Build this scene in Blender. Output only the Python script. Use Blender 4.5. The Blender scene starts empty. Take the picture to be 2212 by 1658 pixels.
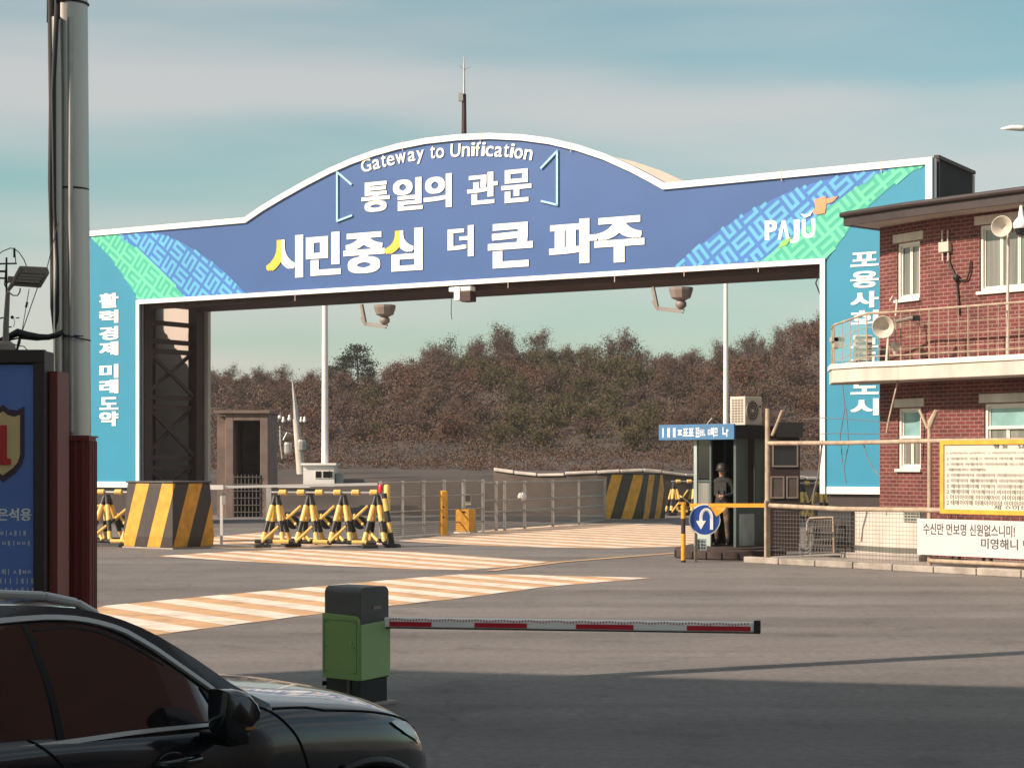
import bpy, bmesh, math, random
from mathutils import Vector, Matrix
R = math.radians
scene = bpy.context.scene
COL = scene.collection

# ------------------------------------------------------------------ camera, sky, sun, exposure
CAM_H, FPX, CX, HY = 2.15, 4000.0, 1106.0, 1000.0      # eye height; focal length, centre and horizon on a 2212 px wide print
cam = bpy.data.cameras.new('camera')
cam.sensor_width = 36.0
cam.lens = FPX / 2212.0 * 36.0
cam.shift_y = (HY - 829.0) / 2212.0
cam.clip_start, cam.clip_end = 0.1, 6000.0
camo = bpy.data.objects.new('camera', cam)
COL.objects.link(camo)
camo.location = (0, 0, CAM_H)
camo.rotation_euler = (R(90), 0, 0)
scene.camera = camo

SUN_EL, SUN_AZ = R(33), R(65)           # low sun well round to the viewer's left, a little behind
scene.view_settings.view_transform = 'Standard'
scene.view_settings.look = 'None'
scene.view_settings.exposure = 0.45
scene.view_settings.gamma = 1.0
world = bpy.data.worlds.new('World')
scene.world = world
world.use_nodes = True
wn, wl = world.node_tree.nodes, world.node_tree.links
wn.clear()
w_out = wn.new('ShaderNodeOutputWorld')
w_bg = wn.new('ShaderNodeBackground')
w_bg.inputs['Strength'].default_value = 0.09
w_sky = wn.new('ShaderNodeTexSky')
w_sky.sky_type = 'NISHITA'
w_sky.sun_disc = False
w_sky.sun_elevation = SUN_EL
w_sky.sun_rotation = R(180) + SUN_AZ
w_sky.dust_density = 1.5
w_sky.ozone_density = 1.0
# thin streaky cloud: noise in sky-direction space, flattened vertically
w_tc = wn.new('ShaderNodeTexCoord')
w_map = wn.new('ShaderNodeMapping')
w_map.inputs['Rotation'].default_value = (0, R(5), 0)
w_map.inputs['Scale'].default_value = (1.5, 1.5, 11.0)
wl.new(w_tc.outputs['Generated'], w_map.inputs['Vector'])
w_n1 = wn.new('ShaderNodeTexNoise')
w_n1.inputs['Scale'].default_value = 1.3
w_n1.inputs['Detail'].default_value = 3.0
w_n1.inputs['Roughness'].default_value = 0.45
wl.new(w_map.outputs['Vector'], w_n1.inputs['Vector'])
w_r1 = wn.new('ShaderNodeValToRGB')
w_r1.color_ramp.elements[0].position = 0.36
w_r1.color_ramp.elements[1].position = 0.64
w_r1.color_ramp.interpolation = 'EASE'
w_r1.color_ramp.elements[0].color = (0.12, 0.12, 0.12, 1)
wl.new(w_n1.outputs['Fac'], w_r1.inputs['Fac'])
w_tint = wn.new('ShaderNodeMixRGB')
w_tint.blend_type = 'MULTIPLY'
w_tint.inputs['Fac'].default_value = 1.0
w_tint.inputs['Color2'].default_value = (0.80, 1.12, 0.93, 1)
wl.new(w_sky.outputs['Color'], w_tint.inputs['Color1'])
w_mix = wn.new('ShaderNodeMixRGB')
w_mix.inputs['Color2'].default_value = (6.4, 5.6, 5.35, 1)
w_fac = wn.new('ShaderNodeMath')
w_fac.operation = 'MULTIPLY'
w_fac.inputs[1].default_value = 0.62
wl.new(w_r1.outputs['Color'], w_fac.inputs[0])
wl.new(w_fac.outputs['Value'], w_mix.inputs['Fac'])
wl.new(w_tint.outputs['Color'], w_mix.inputs['Color1'])
wl.new(w_mix.outputs['Color'], w_bg.inputs['Color'])
wl.new(w_bg.outputs['Background'], w_out.inputs['Surface'])

sun_dir = Vector((math.sin(SUN_AZ) * math.cos(SUN_EL), math.cos(SUN_AZ) * math.cos(SUN_EL), -math.sin(SUN_EL)))
sl = bpy.data.lights.new('sun', 'SUN')
sl.energy = 5.0
sl.angle = R(0.55)
sl.color = (1.0, 0.81, 0.66)
so = bpy.data.objects.new('sun', sl)
COL.objects.link(so)
so.rotation_euler = sun_dir.to_track_quat('-Z', 'Y').to_euler()
so.location = (-20, -40, 40)

# ------------------------------------------------------------------ helpers
def px(x, y, D):
    """where the thing measured at print position (x, y) stands when it is D metres away"""
    return Vector(((x - CX) / FPX * D, D, CAM_H - (y - HY) / FPX * D))

def gnd(x, y):
    D = CAM_H * FPX / (y - HY)
    return Vector(((x - CX) / FPX * D, D, 0.0))

def interp(keys, x):
    """monotone-ish cubic through (x, y) keys"""
    if x <= keys[0][0]: return keys[0][1]
    if x >= keys[-1][0]: return keys[-1][1]
    for i in range(len(keys) - 1):
        x0, y0 = keys[i]; x1, y1 = keys[i + 1]
        if x0 <= x <= x1:
            h = x1 - x0
            d = (y1 - y0) / h
            m0 = d if i == 0 else (0 if (keys[i][1]-keys[i-1][1])*d <= 0 else 0.5*(d + (keys[i][1]-keys[i-1][1])/(keys[i][0]-keys[i-1][0])))
            m1 = d if i == len(keys)-2 else (0 if (keys[i+2][1]-keys[i+1][1])*d <= 0 else 0.5*(d + (keys[i+2][1]-keys[i+1][1])/(keys[i+2][0]-keys[i+1][0])))
            t = (x - x0) / h
            return (2*t**3-3*t*t+1)*y0 + (t**3-2*t*t+t)*h*m0 + (-2*t**3+3*t*t)*y1 + (t**3-t*t)*h*m1

def lerp(a, b, t): return a + (b - a) * t
def sstep(t):
    t = max(0.0, min(1.0, t))
    return t * t * (3 - 2 * t)

class MB:
    """collects shapes, builds them as ONE mesh object"""
    def __init__(s):
        s.v, s.f, s.m, s.uv, s.cur = [], [], [], {}, 0
    def add(s, vs, fs, uvs=None):
        b = len(s.v)
        s.v += [Vector(p) for p in vs]
        for i, f in enumerate(fs):
            if uvs: s.uv[len(s.f)] = uvs[i]
            s.f.append([b + k for k in f]); s.m.append(s.cur)
        return s
    def quad(s, a, b, c, d, uv=None):
        return s.add([a, b, c, d], [[0, 1, 2, 3]], [uv] if uv else None)
    def obox(s, o, ax, ay, az):
        o, ax, ay, az = map(Vector, (o, ax, ay, az))
        if ax.cross(ay).dot(az) < 0: ax, ay = ay, ax
        p = [o, o+ax, o+ax+ay, o+ay, o+az, o+ax+az, o+ax+ay+az, o+ay+az]
        return s.add(p, [[3,2,1,0],[4,5,6,7],[0,1,5,4],[1,2,6,5],[2,3,7,6],[3,0,4,7]])
    def box(s, c, d, rz=0.0):
        c = Vector(c); M = Matrix.Rotation(rz, 3, 'Z')
        ax, ay, az = M @ Vector((d[0],0,0)), M @ Vector((0,d[1],0)), Vector((0,0,d[2]))
        return s.obox(c - (ax+ay+az)/2, ax, ay, az)
    def cbox(s, c, d, rz=0.0, ch=0.02):
        """box with chamfered vertical edges and top"""
        c = Vector(c); M = Matrix.Rotation(rz, 3, 'Z')
        x, y, z = d[0]/2, d[1]/2, d[2]/2
        def ring(k, zz):
            q = [(x-k,y-0),(x-0,y-k),(x-0,-y+k),(x-k,-y),(-x+k,-y),(-x,-y+k),(-x,y-k),(-x+k,y)]
            return [c + M @ Vector((a, b, zz)) for a, b in q]
        def ring2(k, zz):
            q = [(x-k-ch,y-k),(x-k,y-k-ch),(x-k,-y+k+ch),(x-k-ch,-y+k),(-x+k+ch,-y+k),(-x+k,-y+k+ch),(-x+k,y-k-ch),(-x+k+ch,y-k)]
            return [c + M @ Vector((a, b, zz)) for a, b in q]
        rs = [ring(ch, -z), ring(ch, z-ch), ring2(ch, z)]
        n = 8; vs = rs[0]+rs[1]+rs[2]
        fs = [list(range(n))] + [[16+k for k in reversed(range(n))]]
        for r in range(2):
            for k in range(n):
                k2 = (k+1) % n
                fs.append([r*n+k, (r+1)*n+k, (r+1)*n+k2, r*n+k2])
        return s.add(vs, fs)
    def tube(s, pts, r, n=8, caps=True):
        pts = [Vector(p) for p in pts]
        rs = r if isinstance(r, (list, tuple)) else [r]*len(pts)
        vs, fs = [], []
        up = None
        for i, p in enumerate(pts):
            t = (pts[min(i+1, len(pts)-1)] - pts[max(i-1, 0)]).normalized()
            if up is None:
                up = Vector((0,0,1)) if abs(t.z) < 0.9 else Vector((1,0,0))
            a = t.cross(up).normalized(); b = a.cross(t).normalized(); up = b
            for k in range(n):
                w = 2*math.pi*k/n
                vs.append(p + (a*math.cos(w) + b*math.sin(w))*rs[i])
        for i in range(len(pts)-1):
            for k in range(n):
                k2 = (k+1) % n
                fs.append([i*n+k, i*n+k2, (i+1)*n+k2, (i+1)*n+k])
        if caps:
            fs.append(list(reversed(range(n)))); fs.append([(len(pts)-1)*n+k for k in range(n)])
        return s.add(vs, fs)
    def bar(s, a, b, w, h, up=(0,0,1)):
        a, b = Vector(a), Vector(b); t = (b-a)
        u = Vector(up)
        if abs(t.normalized().dot(u)) > 0.98: u = Vector((0,1,0))
        x = t.cross(u).normalized()*w; z = x.cross(t).normalized()*h
        return s.obox(a - x/2 - z/2, t, x, z)
    def prism(s, poly, vec):
        vec = Vector(vec); n = len(poly)
        p = [Vector(q) for q in poly]
        vs = p + [q+vec for q in p]
        fs = [list(range(n)), [n+k for k in reversed(range(n))]]
        for k in range(n):
            k2 = (k+1) % n
            fs.append([k2, k, n+k, n+k2])
        return s.add(vs, fs)
    def lathe(s, prof, n=24, M=None, caps=True):
        M = M or Matrix.Identity(4)
        vs, fs = [], []
        for r, z in prof:
            for k in range(n):
                w = 2*math.pi*k/n
                vs.append(M @ Vector((r*math.cos(w), r*math.sin(w), z)))
        for i in range(len(prof)-1):
            for k in range(n):
                k2 = (k+1) % n
                fs.append([i*n+k, i*n+k2, (i+1)*n+k2, (i+1)*n+k])
        if caps:
            fs.append(list(reversed(range(n)))); fs.append([(len(prof)-1)*n+k for k in range(n)])
        return s.add(vs, fs)
    def build(s, name, mats, parent=None, smooth=False, loc=None, local=False, fix=True, bevel=0.0):
        if not isinstance(mats, (list, tuple)): mats = [mats]
        off = Vector((0,0,0))
        if parent is not None and not local: off = OFF.get(parent.name, off)
        if loc is not None: off = Vector(loc)
        me = bpy.data.meshes.new(name)
        me.from_pydata([tuple(v-off) for v in s.v], [], s.f)
        for m in mats: me.materials.append(m)
        me.polygons.foreach_set('material_index', s.m)
        if s.uv:
            ul = me.uv_layers.new(name='uv')
            for p in me.polygons:
                u = s.uv.get(p.index)
                if u:
                    for k, li in enumerate(p.loop_indices): ul.data[li].uv = u[k]
        me.validate(); me.update()
        if fix:
            bm = bmesh.new(); bm.from_mesh(me)
            bmesh.ops.recalc_face_normals(bm, faces=bm.faces)
            bm.to_mesh(me); bm.free()
        if smooth:
            me.polygons.foreach_set('use_smooth', [True]*len(me.polygons))
            if isinstance(smooth, float): me.set_sharp_from_angle(angle=smooth)
        o = bpy.data.objects.new(name, me); COL.objects.link(o)
        if parent is not None:
            o.parent = parent
            if not local: OFF[o.name] = off
        if loc is not None: o.location = loc
        if bevel:
            bv = o.modifiers.new('bevel', 'BEVEL'); bv.width = bevel; bv.segments = 2; bv.limit_method = 'ANGLE'; bv.angle_limit = R(40)
        return o

OFF = {}
def thing(name, label, cat, loc=(0,0,0), rz=0.0, group=None):
    o = bpy.data.objects.new(name, None); COL.objects.link(o)
    o.empty_display_size = 0.2
    o.location = loc; o.rotation_euler = (0,0,rz)
    OFF[o.name] = Vector(loc)
    return tag(o, label, cat, group)
def tag(o, label, cat, group=None):
    o['label'] = label; o['category'] = cat
    if group: o['group'] = group
    return o
def kind(o, k):
    o['kind'] = k; return o
def copy_tree(o, parent=None):
    c = o.copy(); COL.objects.link(c)
    if parent is not None: c.parent = parent
    for ch in list(o.children): copy_tree(ch, c)
    return c

# ------------------------------------------------------------------ materials
def mat(name, rgb, rough=0.6, metal=0.0, var=0.12, scale=4.0, bump=0.0, bscale=60.0, coat=0.0, spec=0.5, streak=0.0, detail=5.0):
    m = bpy.data.materials.new(name); m.use_nodes = True
    nt = m.node_tree; b = nt.nodes['Principled BSDF']
    b.inputs['Roughness'].default_value = rough; b.inputs['Metallic'].default_value = metal
    b.inputs['Coat Weight'].default_value = coat
    b.inputs['Coat Roughness'].default_value = 0.05
    b.inputs['Specular IOR Level'].default_value = spec
    tc = nt.nodes.new('ShaderNodeTexCoord')
    n = nt.nodes.new('ShaderNodeTexNoise'); n.inputs['Scale'].default_value = scale; n.inputs['Detail'].default_value = detail
    if streak:
        mp = nt.nodes.new('ShaderNodeMapping'); mp.inputs['Scale'].default_value = (1, 1, streak)
        nt.links.new(tc.outputs['Object'], mp.inputs['Vector']); nt.links.new(mp.outputs['Vector'], n.inputs['Vector'])
    else:
        nt.links.new(tc.outputs['Object'], n.inputs['Vector'])
    r = nt.nodes.new('ShaderNodeValToRGB')
    r.color_ramp.elements[0].position = 0.3; r.color_ramp.elements[1].position = 0.7
    r.color_ramp.elements[0].color = [c*(1-var) for c in rgb] + [1]
    r.color_ramp.elements[1].color = [min(1, c*(1+var)) for c in rgb] + [1]
    nt.links.new(n.outputs['Fac'], r.inputs['Fac']); nt.links.new(r.outputs['Color'], b.inputs['Base Color'])
    if bump:
        n2 = nt.nodes.new('ShaderNodeTexNoise'); n2.inputs['Scale'].default_value = bscale; n2.inputs['Detail'].default_value = 4
        nt.links.new(tc.outputs['Object'], n2.inputs['Vector'])
        bp = nt.nodes.new('ShaderNodeBump'); bp.inputs['Strength'].default_value = bump; bp.inputs['Distance'].default_value = 0.02
        nt.links.new(n2.outputs['Fac'], bp.inputs['Height']); nt.links.new(bp.outputs['Normal'], b.inputs['Normal'])
    return m

def node(m, t, **kw):
    n = m.node_tree.nodes.new(t)
    for k, v in kw.items():
        if k.startswith('in_'): n.inputs[k[3:].replace('_', ' ')].default_value = v
        else: setattr(n, k, v)
    return n
def link(m, a, b): m.node_tree.links.new(a, b)

def asphalt_mat():
    m = mat('asphalt', (0.165, 0.150, 0.143), rough=0.85, var=0.10, scale=0.5, bump=0.35, bscale=90)
    b = m.node_tree.nodes['Principled BSDF']
    base = b.inputs['Base Color'].links[0].from_socket
    tc = node(m, 'ShaderNodeTexCoord')
    # aggregate grain
    n = node(m, 'ShaderNodeTexNoise', in_Scale=11.0, in_Detail=9.0, in_Roughness=0.75)
    link(m, tc.outputs['Object'], n.inputs['Vector'])
    r = node(m, 'ShaderNodeValToRGB')
    r.color_ramp.elements[0].position = 0.36; r.color_ramp.elements[0].color = (0.76, 0.76, 0.76, 1)
    r.color_ramp.elements[1].position = 0.64; r.color_ramp.elements[1].color = (1.22, 1.22, 1.22, 1)
    link(m, n.outputs['Fac'], r.inputs['Fac'])
    mx = node(m, 'ShaderNodeMixRGB', blend_type='MULTIPLY'); mx.inputs['Fac'].default_value = 1
    link(m, base, mx.inputs['Color1']); link(m, r.outputs['Color'], mx.inputs['Color2'])
    # worn tyre lanes sweeping through the gate: long bands
    mp = node(m, 'ShaderNodeMapping'); mp.inputs['Rotation'].default_value = (0, 0, R(-32)); mp.inputs['Scale'].default_value = (0.05, 0.55, 1)
    link(m, tc.outputs['Object'], mp.inputs['Vector'])
    n3 = node(m, 'ShaderNodeTexNoise', in_Scale=1.0, in_Detail=4.0, in_Distortion=0.6)
    link(m, mp.outputs['Vector'], n3.inputs['Vector'])
    r3 = node(m, 'ShaderNodeValToRGB')
    r3.color_ramp.elements[0].position = 0.40; r3.color_ramp.elements[0].color = (0.80, 0.79, 0.78, 1)
    r3.color_ramp.elements[1].position = 0.62; r3.color_ramp.elements[1].color = (1.12, 1.11, 1.09, 1)
    link(m, n3.outputs['Fac'], r3.inputs['Fac'])
    mx2 = node(m, 'ShaderNodeMixRGB', blend_type='MULTIPLY'); mx2.inputs['Fac'].default_value = 1
    link(m, mx.outputs['Color'], mx2.inputs['Color1']); link(m, r3.outputs['Color'], mx2.inputs['Color2'])
    # oil drips and patches
    n4 = node(m, 'ShaderNodeTexNoise', in_Scale=1.1, in_Detail=7.0, in_Roughness=0.62)
    link(m, tc.outputs['Object'], n4.inputs['Vector'])
    r4 = node(m, 'ShaderNodeValToRGB')
    r4.color_ramp.elements[0].position = 0.30; r4.color_ramp.elements[0].color = (0.72, 0.71, 0.71, 1)
    r4.color_ramp.elements[1].position = 0.46; r4.color_ramp.elements[1].color = (1, 1, 1, 1)
    link(m, n4.outputs['Fac'], r4.inputs['Fac'])
    mx4 = node(m, 'ShaderNodeMixRGB', blend_type='MULTIPLY'); mx4.inputs['Fac'].default_value = 1
    link(m, mx2.outputs['Color'], mx4.inputs['Color1']); link(m, r4.outputs['Color'], mx4.inputs['Color2'])
    mx2 = mx4
    # hairline cracks
    vo = node(m, 'ShaderNodeTexVoronoi', feature='DISTANCE_TO_EDGE', in_Scale=0.16)
    nd = node(m, 'ShaderNodeTexNoise', in_Scale=0.9, in_Detail=5.0)
    link(m, tc.outputs['Object'], nd.inputs['Vector'])
    vm = node(m, 'ShaderNodeMixRGB', blend_type='ADD'); vm.inputs['Fac'].default_value = 1.6
    link(m, tc.outputs['Object'], vm.inputs['Color1']); link(m, nd.outputs['Color'], vm.inputs['Color2'])
    link(m, vm.outputs['Color'], vo.inputs['Vector'])
    rc = node(m, 'ShaderNodeValToRGB')
    rc.color_ramp.elements[0].position = 0.0; rc.color_ramp.elements[0].color = (0.82, 0.82, 0.82, 1)
    rc.color_ramp.elements[1].position = 0.006; rc.color_ramp.elements[1].color = (1, 1, 1, 1)
    link(m, vo.outputs['Distance'], rc.inputs['Fac'])
    mx3 = node(m, 'ShaderNodeMixRGB', blend_type='MULTIPLY'); mx3.inputs['Fac'].default_value = 1
    link(m, mx2.outputs['Color'], mx3.inputs['Color1']); link(m, rc.outputs['Color'], mx3.inputs['Color2'])
    link(m, mx3.outputs['Color'], b.inputs['Base Color'])
    return m

def paint_road(name, rgb, under=(0.15, 0.135, 0.125), wear=0.45):
    m = mat(name, rgb, rough=0.75, var=0.10, scale=1.2, bump=0.2, bscale=90)
    b = m.node_tree.nodes['Principled BSDF']
    base = b.inputs['Base Color'].links[0].from_socket
    tc = node(m, 'ShaderNodeTexCoord')
    n = node(m, 'ShaderNodeTexNoise', in_Scale=2.2, in_Detail=8.0, in_Roughness=0.7)
    link(m, tc.outputs['Object'], n.inputs['Vector'])
    r = node(m, 'ShaderNodeValToRGB')
    r.color_ramp.elements[0].position = 0.46; r.color_ramp.elements[0].color = (0, 0, 0, 1)
    r.color_ramp.elements[1].position = 0.68; r.color_ramp.elements[1].color = (wear, wear, wear, 1)
    link(m, n.outputs['Fac'], r.inputs['Fac'])
    mx = node(m, 'ShaderNodeMixRGB'); mx.inputs['Color2'].default_value = (*under, 1)
    link(m, r.outputs['Color'], mx.inputs['Fac']); link(m, base, mx.inputs['Color1'])
    link(m, mx.outputs['Color'], b.inputs['Base Color'])
    return m

def brick_mat(name, c1, c2, mortar, s=1.0):
    m = mat(name, c1, rough=0.85)
    b = m.node_tree.nodes['Principled BSDF']
    uv = node(m, 'ShaderNodeTexCoord')
    br = node(m, 'ShaderNodeTexBrick', offset=0.5)
    br.inputs['Color1'].default_value = (*c1, 1); br.inputs['Color2'].default_value = (*c2, 1); br.inputs['Mortar'].default_value = (*mortar, 1)
    br.inputs['Scale'].default_value = 1.0; br.inputs['Mortar Size'].default_value = 0.011 * s; br.inputs['Mortar Smooth'].default_value = 0.2
    br.inputs['Brick Width'].default_value = 0.23 * s; br.inputs['Row Height'].default_value = 0.085 * s; br.inputs['Bias'].default_value = -0.1
    link(m, uv.outputs['UV'], br.inputs['Vector'])
    n = node(m, 'ShaderNodeTexNoise', in_Scale=1.4, in_Detail=6.0)
    link(m, uv.outputs['UV'], n.inputs['Vector'])
    r = node(m, 'ShaderNodeValToRGB')
    r.color_ramp.elements[0].position = 0.32; r.color_ramp.elements[0].color = (0.70, 0.70, 0.70, 1)
    r.color_ramp.elements[1].position = 0.68; r.color_ramp.elements[1].color = (1.15, 1.15, 1.15, 1)
    link(m, n.outputs['Fac'], r.inputs['Fac'])
    mx = node(m, 'ShaderNodeMixRGB', blend_type='MULTIPLY'); mx.inputs['Fac'].default_value = 1
    link(m, br.outputs['Color'], mx.inputs['Color1']); link(m, r.outputs['Color'], mx.inputs['Color2'])
    link(m, mx.outputs['Color'], b.inputs['Base Color'])
    bp = node(m, 'ShaderNodeBump', invert=True); bp.inputs['Strength'].default_value = 0.6; bp.inputs['Distance'].default_value = 0.02
    link(m, br.outputs['Fac'], bp.inputs['Height']); link(m, bp.outputs['Normal'], b.inputs['Normal'])
    return m

def stripe_mat(name, c1, c2, period, slant, rough=0.55):
    """painted diagonal warning stripes, running round the corner of a block (object space)"""
    m = mat(name, c1, rough=rough)
    b = m.node_tree.nodes['Principled BSDF']
    tc = node(m, 'ShaderNodeTexCoord'); sp = node(m, 'ShaderNodeSeparateXYZ')
    link(m, tc.outputs['Object'], sp.inputs['Vector'])
    a = node(m, 'ShaderNodeMath', operation='ADD'); link(m, sp.outputs['X'], a.inputs[0]); link(m, sp.outputs['Y'], a.inputs[1])
    z = node(m, 'ShaderNodeMath', operation='MULTIPLY'); link(m, sp.outputs['Z'], z.inputs[0]); z.inputs[1].default_value = slant
    c = node(m, 'ShaderNodeMath', operation='ADD'); link(m, a.outputs[0], c.inputs[0]); link(m, z.outputs[0], c.inputs[1])
    d = node(m, 'ShaderNodeMath', operation='DIVIDE'); link(m, c.outputs[0], d.inputs[0]); d.inputs[1].default_value = period
    f = node(m, 'ShaderNodeMath', operation='FRACT'); link(m, d.outputs[0], f.inputs[0])
    g = node(m, 'ShaderNodeMath', operation='GREATER_THAN'); link(m, f.outputs[0], g.inputs[0]); g.inputs[1].default_value = 0.5
    mx = node(m, 'ShaderNodeMixRGB'); mx.inputs['Color1'].default_value = (*c1, 1); mx.inputs['Color2'].default_value = (*c2, 1)
    link(m, g.outputs[0], mx.inputs['Fac'])
    n = node(m, 'ShaderNodeTexNoise', in_Scale=5.0, in_Detail=6.0); link(m, tc.outputs['Object'], n.inputs['Vector'])
    r = node(m, 'ShaderNodeValToRGB')
    r.color_ramp.elements[0].position = 0.3; r.color_ramp.elements[0].color = (0.78, 0.76, 0.74, 1)
    r.color_ramp.elements[1].position = 0.65; r.color_ramp.elements[1].color = (1.08, 1.08, 1.08, 1)
    link(m, n.outputs['Fac'], r.inputs['Fac'])
    m2 = node(m, 'ShaderNodeMixRGB', blend_type='MULTIPLY'); m2.inputs['Fac'].default_value = 1
    link(m, mx.outputs['Color'], m2.inputs['Color1']); link(m, r.outputs['Color'], m2.inputs['Color2'])
    link(m, m2.outputs['Color'], b.inputs['Base Color'])
    return m

def glass_mat(name, rgb, alpha=0.5, rough=0.05):
    m = bpy.data.materials.new(name); m.use_nodes = True
    nt = m.node_tree; b = nt.nodes['Principled BSDF']
    b.inputs['Base Color'].default_value = (*rgb, 1); b.inputs['Roughness'].default_value = rough
    b.inputs['Alpha'].default_value = alpha
    b.inputs['Specular IOR Level'].default_value = 0.6
    return m

M = {}
M['asphalt'] = asphalt_mat()
M['dirt'] = mat('dirt', (0.17, 0.13, 0.10), rough=0.95, var=0.25, scale=0.3)
M['concrete'] = mat('concrete', (0.34, 0.30, 0.27), rough=0.85, var=0.2, scale=2.0, bump=0.3)
M['pale_concrete'] = mat('pale_concrete', (0.55, 0.49, 0.43), rough=0.85, var=0.15, scale=3.0, bump=0.25, streak=0.25)
M['kerb'] = mat('kerb', (0.32, 0.28, 0.24), rough=0.9, var=0.3, scale=3.0, bump=0.5, bscale=25)
M['white_paint'] = mat('white_paint', (0.78, 0.75, 0.72), rough=0.35, var=0.05, scale=3.0)
M['gate_white'] = mat('gate_white', (0.86, 0.83, 0.80), rough=0.28, var=0.04, scale=2.0, metal=0.0)
M['letter_white'] = mat('letter_white', (0.90, 0.87, 0.84), rough=0.4, var=0.02)
M['letter_yellow'] = mat('letter_yellow', (0.85, 0.52, 0.06), rough=0.4, var=0.03)
M['sign_blue'] = mat('sign_blue', (0.038, 0.100, 0.285), rough=0.38, var=0.06, scale=0.5)
M['sign_teal'] = mat('sign_teal', (0.026, 0.24, 0.38), rough=0.4, var=0.05, scale=0.6)
M['band_blue'] = mat('band_blue', (0.045, 0.17, 0.50), rough=0.4, var=0.06, scale=0.5)
M['band_blue_line'] = mat('band_blue_line', (0.10, 0.40, 0.64), rough=0.4, var=0.08, scale=0.5)
M['band_green'] = mat('band_green', (0.05, 0.42, 0.30), rough=0.4, var=0.06, scale=0.5)
M['band_green_line'] = mat('band_green_line', (0.13, 0.62, 0.38), rough=0.4, var=0.08, scale=0.5)
M['bracket_cyan'] = mat('bracket_cyan', (0.40, 0.70, 0.88), rough=0.4, var=0.03)
M['logo_orange'] = mat('logo_orange', (0.85, 0.30, 0.15), rough=0.4, var=0.03)
M['logo_green'] = mat('logo_green', (0.25, 0.55, 0.15), rough=0.4, var=0.03)
M['brown_steel'] = mat('brown_steel', (0.046, 0.017, 0.013), rough=0.6, var=0.25, scale=1.5)
M['beige_sheet'] = mat('beige_sheet', (0.50, 0.44, 0.38), rough=0.6, var=0.1, scale=0.6)
M['corrugated'] = mat('corrugated', (0.44, 0.34, 0.29), rough=0.6, var=0.2, scale=1.0, streak=0.2)
M['black_steel'] = mat('black_steel', (0.010, 0.010, 0.011), rough=0.85, var=0.2)
M['steel'] = mat('steel', (0.50, 0.46, 0.42), rough=0.38, metal=0.7, var=0.15, scale=1.5, streak=0.15)
M['galv'] = mat('galv', (0.42, 0.40, 0.38), rough=0.5, metal=0.5, var=0.2, scale=3.0)
M['cable'] = mat('cable', (0.015, 0.015, 0.016), rough=0.6, var=0.2)
M['maroon'] = mat('maroon', (0.20, 0.035, 0.03), rough=0.5, var=0.18, scale=1.5, streak=0.2)
M['dark_brown'] = mat('dark_brown', (0.035, 0.022, 0.022), rough=0.5, var=0.2)
M['poster_blue'] = mat('poster_blue', (0.10, 0.18, 0.50), rough=0.35, var=0.12, scale=0.8)
M['shield_tan'] = mat('shield_tan', (0.62, 0.46, 0.22), rough=0.45, var=0.05)
M['shield_plum'] = mat('shield_plum', (0.055, 0.025, 0.045), rough=0.45, var=0.05)
M['shield_red'] = mat('shield_red', (0.50, 0.018, 0.03), rough=0.45, var=0.05)
M['poster_white'] = mat('poster_white', (0.80, 0.77, 0.74), rough=0.5, var=0.05)
M['lamp_grey'] = mat('lamp_grey', (0.22, 0.18, 0.15), rough=0.5, var=0.12)
M['wall_brown'] = mat('wall_brown', (0.10, 0.078, 0.066), rough=0.9, var=0.3, scale=1.0)
M['portal'] = mat('portal', (0.20, 0.145, 0.125), rough=0.85, var=0.2, scale=2.0, bump=0.3)
M['cam_grey'] = mat('cam_grey', (0.24, 0.19, 0.17), rough=0.5, var=0.1)
M['lamp_glass'] = mat('lamp_glass', (0.10, 0.08, 0.07), rough=0.2, var=0.2)
M['hazard'] = stripe_mat('hazard', (0.72, 0.33, 0.035), (0.050, 0.038, 0.034), 0.94, -0.34)
M['hazard_top'] = mat('hazard_top', (0.07, 0.06, 0.06), rough=0.7)
M['yellow'] = mat('yellow', (0.72, 0.34, 0.03), rough=0.5, var=0.15, scale=8)
M['pale_yellow'] = mat('pale_yellow', (0.78, 0.50, 0.14), rough=0.5, var=0.12, scale=8)
M['black'] = mat('black', (0.02, 0.018, 0.018), rough=0.55, var=0.25, scale=8)
M['red_lamp'] = mat('red_lamp', (0.65, 0.02, 0.03), rough=0.25, var=0.05)
M['brick'] = brick_mat('brick', (0.165, 0.034, 0.032), (0.105, 0.024, 0.024), (0.25, 0.155, 0.13))
M['roof_brown'] = mat('roof_brown', (0.028, 0.020, 0.018), rough=0.7, var=0.3, scale=1.5, bump=0.3, bscale=12)
M['soffit'] = mat('soffit', (0.42, 0.36, 0.31), rough=0.8, var=0.12)
M['win_frame'] = mat('win_frame', (0.70, 0.65, 0.58), rough=0.45, var=0.08)
M['win_glass'] = mat('win_glass', (0.17, 0.17, 0.155), rough=0.08, var=0.45, scale=7, spec=0.8, streak=0.03)
M['win_teal'] = mat('win_teal', (0.20, 0.36, 0.36), rough=0.1, var=0.25, scale=2, spec=0.8)
M['dark_glass'] = mat('dark_glass', (0.012, 0.013, 0.015), rough=0.06, var=0.1, spec=0.7)
M['booth_green'] = mat('booth_green', (0.055, 0.085, 0.075), rough=0.5, var=0.3, scale=3, streak=0.3)
M['booth_pale'] = mat('booth_pale', (0.30, 0.36, 0.33), rough=0.6, var=0.3, scale=4, streak=0.3)
M['booth_dark'] = mat('booth_dark', (0.02, 0.02, 0.022), rough=0.6, var=0.2)
M['booth_blue'] = mat('booth_blue', (0.06, 0.17, 0.33), rough=0.4, var=0.1)
M['platform'] = mat('platform', (0.05, 0.032, 0.028), rough=0.8, var=0.3)
M['road_blue'] = mat('road_blue', (0.02, 0.075, 0.34), rough=0.4, var=0.05)
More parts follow.
